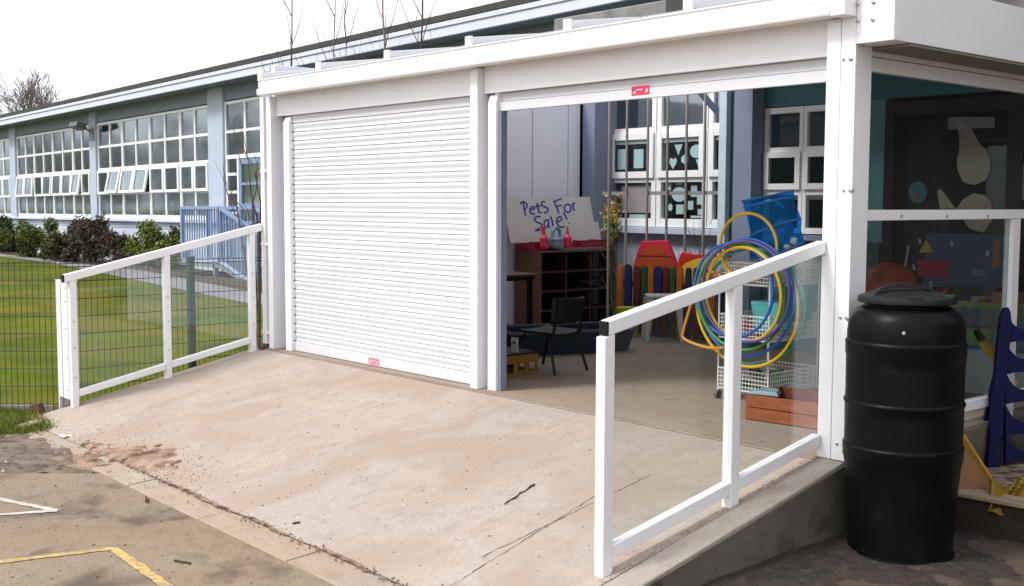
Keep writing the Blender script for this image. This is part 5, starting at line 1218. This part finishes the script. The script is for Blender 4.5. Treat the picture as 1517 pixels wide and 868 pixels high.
scatter('playground_grit', 200, LITTER, lambda i: (rnd.uniform(1.5,6), rnd.uniform(-4.2,-2.45), GZ+.001), .003, .011, .15)
scatter('sand_crumbs', 420, SAND, lambda i: (lambda x: (x, -2.15+rnd.gauss(0,.028), -.437))(rnd.uniform(2.0,6.0)), .003, .011, .5)
scatter('sand_crumbs', 900, SAND, lambda i: (lambda x, y: (x, y, (rz(x,y) if y > -2.15 else -.449)+.001))(sc_.x+rnd.gauss(.15,.55), sc_.y+rnd.gauss(.02,.17)), .002, .009, .25)
scatter('sand_crumbs', 260, SAND, lambda i: (6.03+rnd.gauss(.02,.03), (lambda y: y)(-1.6*rnd.random()), 0) if False else (lambda y: (6.062+rnd.gauss(0,.016), y, rz(6.05,y)+.004))(-1.65*rnd.random()), .002, .006, .25)
scatter('yard_crumbs', 320, LITTER, lambda i: (rnd.uniform(6.25,8), (lambda v: v)(rnd.uniform(-1.4,.5)), -.408), .004, .016)
scatter('soil_clods', 500, SOIL, lambda i: tuple(Vector((-.1,-1.95,-.44))+ed*rnd.uniform(-.1,2.6)+Vector((rnd.gauss(0,.05), rnd.gauss(0,.05), 0))), .01, .035, .6)
scatter('verge_stones', 60, PAPERB, lambda i: tuple(va.lerp(vd_, rnd.random())+ed*rnd.uniform(.0,1.5)+Vector((0,0,.002))), .006, .018, .5)
q0_, q1_ = onp(747,748,(0,-.204,1),.0), onp(791,719,(0,-.204,1),.0)
s = MB(); pts = wob(q0_, q1_, 9, .006); s.tube([p+Vector((0,0,.005)) for p in pts], [.002,.004,.003,.005,.003,.004,.003,.005,.007,.007], 6); tag(build('twig', s, LITTER, loc=q0_), 'short dark twig lying on the middle of the ramp', 'twig')
for a, b, lab in (((433,777),(444,775),'short dark twig near the kerb edge of the ramp'), ((258,832),(283,836),'dark leaf stalk on the playground near the yellow corner')):
    p = onp(*a,(0,-.204,1),0) if a[1] < 800 else az(*a, GZ); q_ = onp(*b,(0,-.204,1),0) if a[1] < 800 else az(*b, GZ)
    s = MB(); s.tube([v+Vector((0,0,.006)) for v in wob(p, q_, 4, .004)], .006, 6); tag(build('twig', s, LITTER, loc=p), lab, 'twig')
p = az(218, 745, GZ)+Vector((0,0,.012))
s = MB(); s.sphere((p.x,p.y,p.z+.004), .014, 6); s.beam(p+Vector((-.01,0,.005)), p+Vector((-.025,.005,.022)), .006, .006); s.beam(p+Vector((.0,0,.005)), p+Vector((-.004,-.008,.03)), .006, .006); tag(build('red_scrap', s, MAROON, loc=p), 'small dark red scrap lying on the playground', 'litter')
p = az(99, 649, -.445)
def lit(u, v): return (p.x+(u-.5)*.11+(v-.5)*.04, p.y+(v-.5)*.07, -.440+.012*math.sin(u*7+v*3)*math.sin(v*5)+.008)
s = MB(); s.grid(lit, 8, 5); tag(build('white_scrap', s, mat('white_scrap_paper', (.75,.72,.75), .7), loc=p), 'torn white scrap on the bare earth beside the ramp foot', 'litter')
p = Vector((-.23,-1.99,-.445))
s = MB(); s.hexa([p+Vector(q) for q in ((-.08,-.05,0),(.07,-.06,0),(.08,.05,0),(-.07,.06,0))], [p+Vector(q) for q in ((-.05,-.03,.09),(.05,-.04,.13),(.04,.03,.12),(-.06,.04,.07))]); o = build('broken_brick', s, mat('dirty_brick', (.13,.06,.035), .95, .4, 14, bump=1), loc=p, bev=.015); o.rotation_euler = (0.1,.1,.7); tag(o, 'broken red brick lying at the foot of the fence post', 'brick')

# ---------------------------------------------------------------- plants
def leafmass(name, lab, c, rx, ry, rz_, n, mats, par_name='bush', size=.06, group=None, stems=5, clump=18):
    t_ = thing(par_name, lab, 'bush', c, 0, group)
    cl = [(rnd.gauss(0,.42), rnd.gauss(0,.42), rnd.uniform(.12,1)) for _ in range(clump)]
    s = MB()
    for i in range(n):
        k = rnd.choice(cl); r = rnd.uniform(.12, .34)
        a = rnd.uniform(0, 6.28); b = math.asin(rnd.uniform(-1,1)); rr = r*rnd.random()**.4
        x = (k[0]+rr*math.cos(a)*math.cos(b))*rx; y = (k[1]+rr*math.sin(a)*math.cos(b))*ry; z = max(.02, (k[2]*(1-.35*min(1,abs(k[0])))+rr*math.sin(b)))*rz_
        p = Vector((c[0]+x, c[1]+y, c[2]+z)); d = Vector((rnd.gauss(0,1),rnd.gauss(0,1),rnd.gauss(.3,.8))).normalized(); e = d.orthogonal().normalized(); f2 = d.cross(e); q = size*rnd.uniform(.6,1.3)
        s.cur = 0 if len(mats) == 1 else int(rnd.random()**1.3*len(mats))
        s.add([p-e*q*.5, p+f2*q*.28, p+e*q*.5, p-f2*q*.28], [(0,1,2,3)])
    build('foliage', s, mats, t_)
    s = MB()
    for i in range(stems):
        k = rnd.choice(cl); s.tube([(c[0],c[1],c[2]-.05), (c[0]+k[0]*rx*.4, c[1]+k[1]*ry*.4, c[2]+k[2]*rz_*.5), (c[0]+k[0]*rx, c[1]+k[1]*ry, c[2]+k[2]*rz_*1.05)], [.03,.018,.006], 5)
    build('stem', s, BARK, t_)
    return t_
D_, M_, R__, Bq = LEAVES
bz_ = -.45
def bush_at(px, py0, w, top, Y, n, mats, lab, size=.1):
    c = ay(px, 385, Y); dd = (c-CAM).dot(fw); hgt = ay(px, top, Y).z - bz_; leafmass('bush', lab, (c.x, Y, bz_), w*dd/F*1.05, .8, hgt*.95, int(n*3.2), mats, 'bush', size*.8, 'bushes along the school wall')
bush_at(2, 385, 60, 324, 7.7, 5200, [D_, D_, M_], 'dark green bush nearest the outer end of the school wing', .11)
bush_at(50, 385, 62, 330, 7.3, 5600, [M_, D_, M_, Bq], 'mid green bush between the dark bush and the brownish one', .11)
bush_at(88, 388, 36, 344, 7.2, 3000, [R__, M_, D_, R__], 'low brownish bush between the green bush and the reddish one', .10)
bush_at(138, 388, 72, 320, 7.5, 6400, [R__, R__, D_, R__], 'large reddish brown bush under the windows near the floodlight', .10)
bush_at(238, 378, 66, 327, 8.0, 5000, [M_, Bq, M_, Bq, D_], 'bright green leafy bush beside the blue stair railing', .12)
# forsythia and bare twigs inside the recess
f0 = ay(911, 330, YR+.35)
fo = thing('forsythia', 'yellow flowering shrub behind the bars beside the grey pier', 'shrub', (f0.x, f0.y, 0))
s = MB(); st_ = MB()
for i in range(16):
    b = Vector((f0.x+rnd.uniform(-.05,.05), f0.y+rnd.uniform(-.1,.1), 0)); tpz = ay(908, rnd.uniform(283,325), f0.y).z; e = Vector((f0.x+rnd.gauss(.0,.03), f0.y+rnd.gauss(0,.1), tpz)); st_.tube([b, b.lerp(e,.5)+Vector((rnd.gauss(0,.04),0,0)), e], [.004,.003,.002], 4)
    for k in range(26):
        p = b.lerp(e, rnd.uniform(.72,1.0))+Vector((rnd.gauss(0,.03), rnd.gauss(0,.03), rnd.gauss(0,.02))); d = Vector((rnd.gauss(0,1),rnd.gauss(0,1),rnd.gauss(0,1))).normalized(); u_ = d.orthogonal().normalized(); w = d.cross(u_); q = rnd.uniform(.012,.024)
        s.cur = 0 if p.z > 1.18 else (1 if rnd.random() < .8 else 0); s.add([p-u_*q, p+w*q*.7, p+u_*q, p-w*q*.7], [(0,1,2,3)])
build('blossom', s, [FORS, LEAVES[3]], fo); build('stem', st_, BARK, fo)
RMIN = .0012
def twiggy(s, p, d, L, r, depth, spread=.5, upb=.15, kids=3, n=5):
    pts = [p]; rr = [r]; dd = d.normalized()
    for i in range(4):
        dd = (dd+Vector((rnd.gauss(0,.09), rnd.gauss(0,.09), rnd.gauss(.0,.06)+upb*.3))).normalized(); pts.append(pts[-1]+dd*L/4); rr.append(max(RMIN, r*(1-.16*(i+1))))
    s.tube(pts, rr, n if depth > 1 else 3, cap=False)
    if depth > 0:
        for k in range(kids):
            i = rnd.randint(1, 4) if k else 4; nd = (dd+Vector((rnd.gauss(0,spread), rnd.gauss(0,spread), rnd.gauss(upb,spread*.6)))).normalized()
            twiggy(s, pts[i], nd, L*rnd.uniform(.5,.78), rr[i]*.68, depth-1, spread, upb, kids, n)
def twig_plant(name, lab, base, stems, L, r, depth, lean=.2, par='shrub', m=BARK, spread=.5, kids=3, upb=.15):
    s = MB()
    for i in range(stems): twiggy(s, Vector(base)+Vector((rnd.gauss(0,.08),rnd.gauss(0,.08),0)), Vector((rnd.gauss(0,lean),rnd.gauss(0,lean),1)), L*rnd.uniform(.7,1.1), r, depth, spread, upb, kids)
    return tag(build(name, s, m, loc=base), lab, par)
t1 = ay(1052, 390, YR+.35); twig_plant('bare_shrub', 'bare twiggy shrub behind the bars beside the pale blue post', (t1.x-.02, t1.y, .1), 8, .55, .006, 3, .35)
t2 = ay(935, 390, YR+.3); twig_plant('dry_grass_clump', 'dry buff stems behind the bars beside the cubby shelf', (t2.x, t2.y, .1), 26, .5, .003, 1, .2, 'plant', mat('dry_stem', (.30,.22,.10), .9))
# bare branches in front of the wing door
tq = az(368, 470, GZ); base = Vector((-3.2, 1.2, GZ))
base = ay(383, 400, 1.4); base.z = GZ
s = MB()
for pts in ([(383,330),(374,300),(362,262),(350,215),(345,182)], [(384,340),(368,318),(350,298),(336,275),(330,245)], [(382,330),(372,285),(368,240),(362,205)], [(386,300),(378,255),(366,230),(352,205)], [(383,345),(362,335),(345,312)], [(350,298),(340,296),(330,262)], [(374,300),(380,280),(381,240)]):
    pp = [ay(*p, 1.4+.1*rnd.random()) for p in pts]; pp = [Vector((base.x, 1.4, GZ))] + pp if pts[0][1] > 329 and pts[0][0] != 384 or True else pp
    s.tube(pp, [.012]+[max(.003, .009-.0016*i) for i in range(len(pp)-1)], 5, cap=False)
    for k in range(3):
        i = rnd.randint(2, len(pp)-1); twiggy(s, pp[i], Vector((rnd.gauss(0,.6), rnd.gauss(0,.3), .7)), .28, .0035, 1, .4, .2, 2)
tag(build('bare_shrub', s, BARK, loc=base), 'bare thin branches reaching up beside the left downpipe of the canopy', 'shrub')
# saplings behind the canopy roof
for i, (px, dpx, th) in enumerate(((430,2,.026), (484,14,.020), (522,-12,.014), (563,6,.030), (618,8,.032))):
    Y = 6.2+.25*(i % 3); b = ay(px, 105, Y); base = Vector((b.x, Y, GZ)); tpp = ay(px+dpx, -60, Y); s = MB(); n = 12
    trunk = [base.lerp(tpp, k/n)+Vector((rnd.gauss(0,.03) if k else 0, 0, 0)) for k in range(n+1)]
    s.tube(trunk, [th*(1-.6*k/n) for k in range(n+1)], 6, cap=False)
    t_ = thing('bare_sapling', ['single slim bare sapling nearest the canopy end', 'paired thin bare sapling second from the canopy end', 'thin leaning bare sapling third from the canopy end', 'forked bare sapling fourth from the canopy end', 'thickest bare sapling standing farthest from the canopy end'][i], 'sapling', base, 0, 'bare saplings behind the canopy roof')
    build('trunk', s, BARKP if i % 2 else BARK, t_)
    s = MB()
    for k in range(5, n):
        for j in range(1 + (k % 2)):
            a = rnd.uniform(0, 6.28); twiggy(s, trunk[k], Vector((math.cos(a)*.55, math.sin(a)*.55, 1)), rnd.uniform(.6,1.2), .009, 2, .42, .25, 2)
    build('branches', s, BARK, t_)
b = ay(455, 104, 6.0)
for i in range(1):
    s = MB()
    for px in (392, 402, 410, 420, 444, 452, 470, 512, 532, 546, 590, 600):
        p = ay(px+4, 118, 6.4); q_ = ay(px-12+rnd.uniform(-4,14), rnd.uniform(62,84), 6.4); s.tube([Vector((p.x,6.4,GZ)), p, p.lerp(q_,.5)+Vector((.03,0,0)), q_], [.012,.008,.006,.002], 4, cap=False)
    tag(build('shrub_twigs', s, BARK, loc=(b.x, 6.4, GZ)), 'thin bare shoots showing just above the canopy gutter among the saplings', 'shrub')
# large bare tree far behind the wing roof
def big_tree(px, base_dist, top_py, lab, seed, grp=None):
    d = ray(px, 300); d = Vector((d.x, d.y, 0)).normalized(); base = Vector((CAM.x, CAM.y, 0))+d*base_dist; base.z = GZ
    dd = (base-CAM).dot(fw); hgt = CAM.z + (297-top_py)/F*dd - GZ
    t_ = thing('bare_tree', lab, 'tree', base, 0, grp); s = MB(); s.tube([base, base+Vector((0,0,hgt*.25)), base+Vector((.1,0,hgt*.5))], [.32,.26,.20], 8, cap=False); build('trunk', s, BARK, t_)
    s = MB()
    for i in range(24):
        a = i*2.4; k = i/24; twiggy(s, base+Vector((.05,0,hgt*(.30+.22*k))), Vector((math.cos(a)*(1.15-.9*k), math.sin(a)*(1.15-.9*k), .75+.8*k)), hgt*(.25-.06*k), .12, 4, .46, .10, 3, 4)
    build('branches', s, mat('distant_bark', (.16,.12,.105), .9) if 'distant_bark' not in bpy.data.materials else bpy.data.materials['distant_bark'], t_)
RMIN = .012; rnd.seed(21); big_tree(47, 75, 98, 'large bare tree with a rounded crown beyond the wing roof', 1); RMIN = .0012
rnd.seed(11)
# trees across the playground, behind the viewer: the panes mirror them
s = MB()
for i in range(40):
    x = -170+3.3*i+rnd.uniform(-1.5,1.5); y = -30+rnd.uniform(-5,5); hgt = rnd.uniform(6,12.5)
    s.cur = 1; s.tube([(x,y,GZ),(x,y,hgt*.6)], [.18,.08], 5); s.cur = 0
    for k in range(420):
        a = rnd.uniform(0,6.28); z = rnd.uniform(.15,1)*hgt; r = (1-abs(z/hgt-.55)*1.3)*3.0*rnd.random()**.5; p = Vector((x+r*math.cos(a), y+r*math.sin(a), z)); q = rnd.uniform(.10,.32); d = Vector((rnd.gauss(0,1),rnd.gauss(0,1),rnd.gauss(0,1))).normalized(); u_ = d.orthogonal(); u_.normalize(); w = d.cross(u_); s.add([p-u_*q, p+w*q*.6, p+u_*q, p-w*q*.6], [(0,1,2,3)])
kind(build('far_trees', s, [mat('far_foliage', (.11,.12,.10), .9), BARK]), 'stuff')

# ---------------------------------------------------------------- grass blades
rng = np.random.default_rng(3)
def grass(name, pts, h, w, mats):
    n = len(pts); a = rng.uniform(0, 2*np.pi, n); hh = h*rng.uniform(.5, 1.3, n); hh = np.where(rng.random(n) < .03, hh*2.1, hh); lean = rng.normal(0, .4, (n, 2))*hh[:, None]
    dx = np.cos(a)*w/2; dy = np.sin(a)*w/2
    v = np.zeros((n, 3, 3)); v[:, 0] = pts; v[:, 1] = pts; v[:, 2] = pts
    v[:, 0, 0] -= dx; v[:, 0, 1] -= dy; v[:, 1, 0] += dx; v[:, 1, 1] += dy; v[:, 2, 0] += lean[:, 0]; v[:, 2, 1] += lean[:, 1]; v[:, 2, 2] += hh
    me = bpy.data.meshes.new(name); me.vertices.add(3*n); me.vertices.foreach_set('co', v.reshape(-1)); me.loops.add(3*n); me.loops.foreach_set('vertex_index', np.arange(3*n, dtype=np.int32))
    me.polygons.add(n); me.polygons.foreach_set('loop_start', np.arange(0, 3*n, 3, dtype=np.int32))
    for m in mats: me.materials.append(m)
    P0 = np.array(pts); nz = np.sin(P0[:, 0]*1.7+1.3*np.sin(P0[:, 1]*1.1))+np.sin(P0[:, 1]*2.3+P0[:, 0]*.8)+.8*np.sin(P0[:, 0]*5.1-P0[:, 1]*3.7)
    straw = rng.random(n) < np.clip(.16+.34*(nz-.2), .04, .75); mi = np.where(straw, 0, np.where(rng.random(n) < np.clip(.5+.3*nz, .1, .9), 1+rng.integers(0, 2, n), 3))
    me.polygons.foreach_set('material_index', mi.astype(np.int32)); me.update(calc_edges=True); me.validate()
    o = bpy.data.objects.new(name, me); C.objects.link(o); return kind(o, 'stuff')
# lawn: denser near the fence
N = 230000
u = rng.random(N)**1.7; dist = 8.6+u*16; th = rng.uniform(-.49, -.08, N)
dirx = fw.x/math.hypot(fw.x, fw.y); diry = fw.y/math.hypot(fw.x, fw.y)
X = CAM.x + dist*(dirx + th*rt.x); Y = CAM.y + dist*(diry + th*rt.y)
rel = (X+.09)*(-ed.y) + (Y+1.79)*ed.x          # which side of the slanted fence
side = (X < -.18) & (((X+.16)*(ed.y) - (Y+1.85)*ed.x) < -.0) & ~((Y > 3.4) & (X > -9)) & (Y < 4.5-.135*(X+9)*1.0)
pts = np.stack([X, Y, np.full(N, GZ)], 1)[side]
grass('lawn_grass', pts, .055, .010, BLADE)
n = 26000; k1 = rng.random(n)[:, None]; k2 = rng.random(n)[:, None]
P1_, P2_, P3_, P4_ = (np.array(q) for q in ((-1.52,-2.84,-.447), (-.31,-1.99,-.447), (.46,-2.11,-.447), (.12,-3.34,-.447)))
pts = (P2_*(1-k1)+P3_*k1)*(1-k2) + (P1_*(1-k1)+P4_*k1)*k2
pts[:, 2] = -.447; pts += rng.normal(0, .05, pts.shape)*[1, 1, 0]
keep = ~((np.sin(pts[:, 0]*9)+np.sin(pts[:, 1]*11+pts[:, 0]*4)) > 1.25); grass('verge_grass', pts[keep], .05, .009, BLADE)
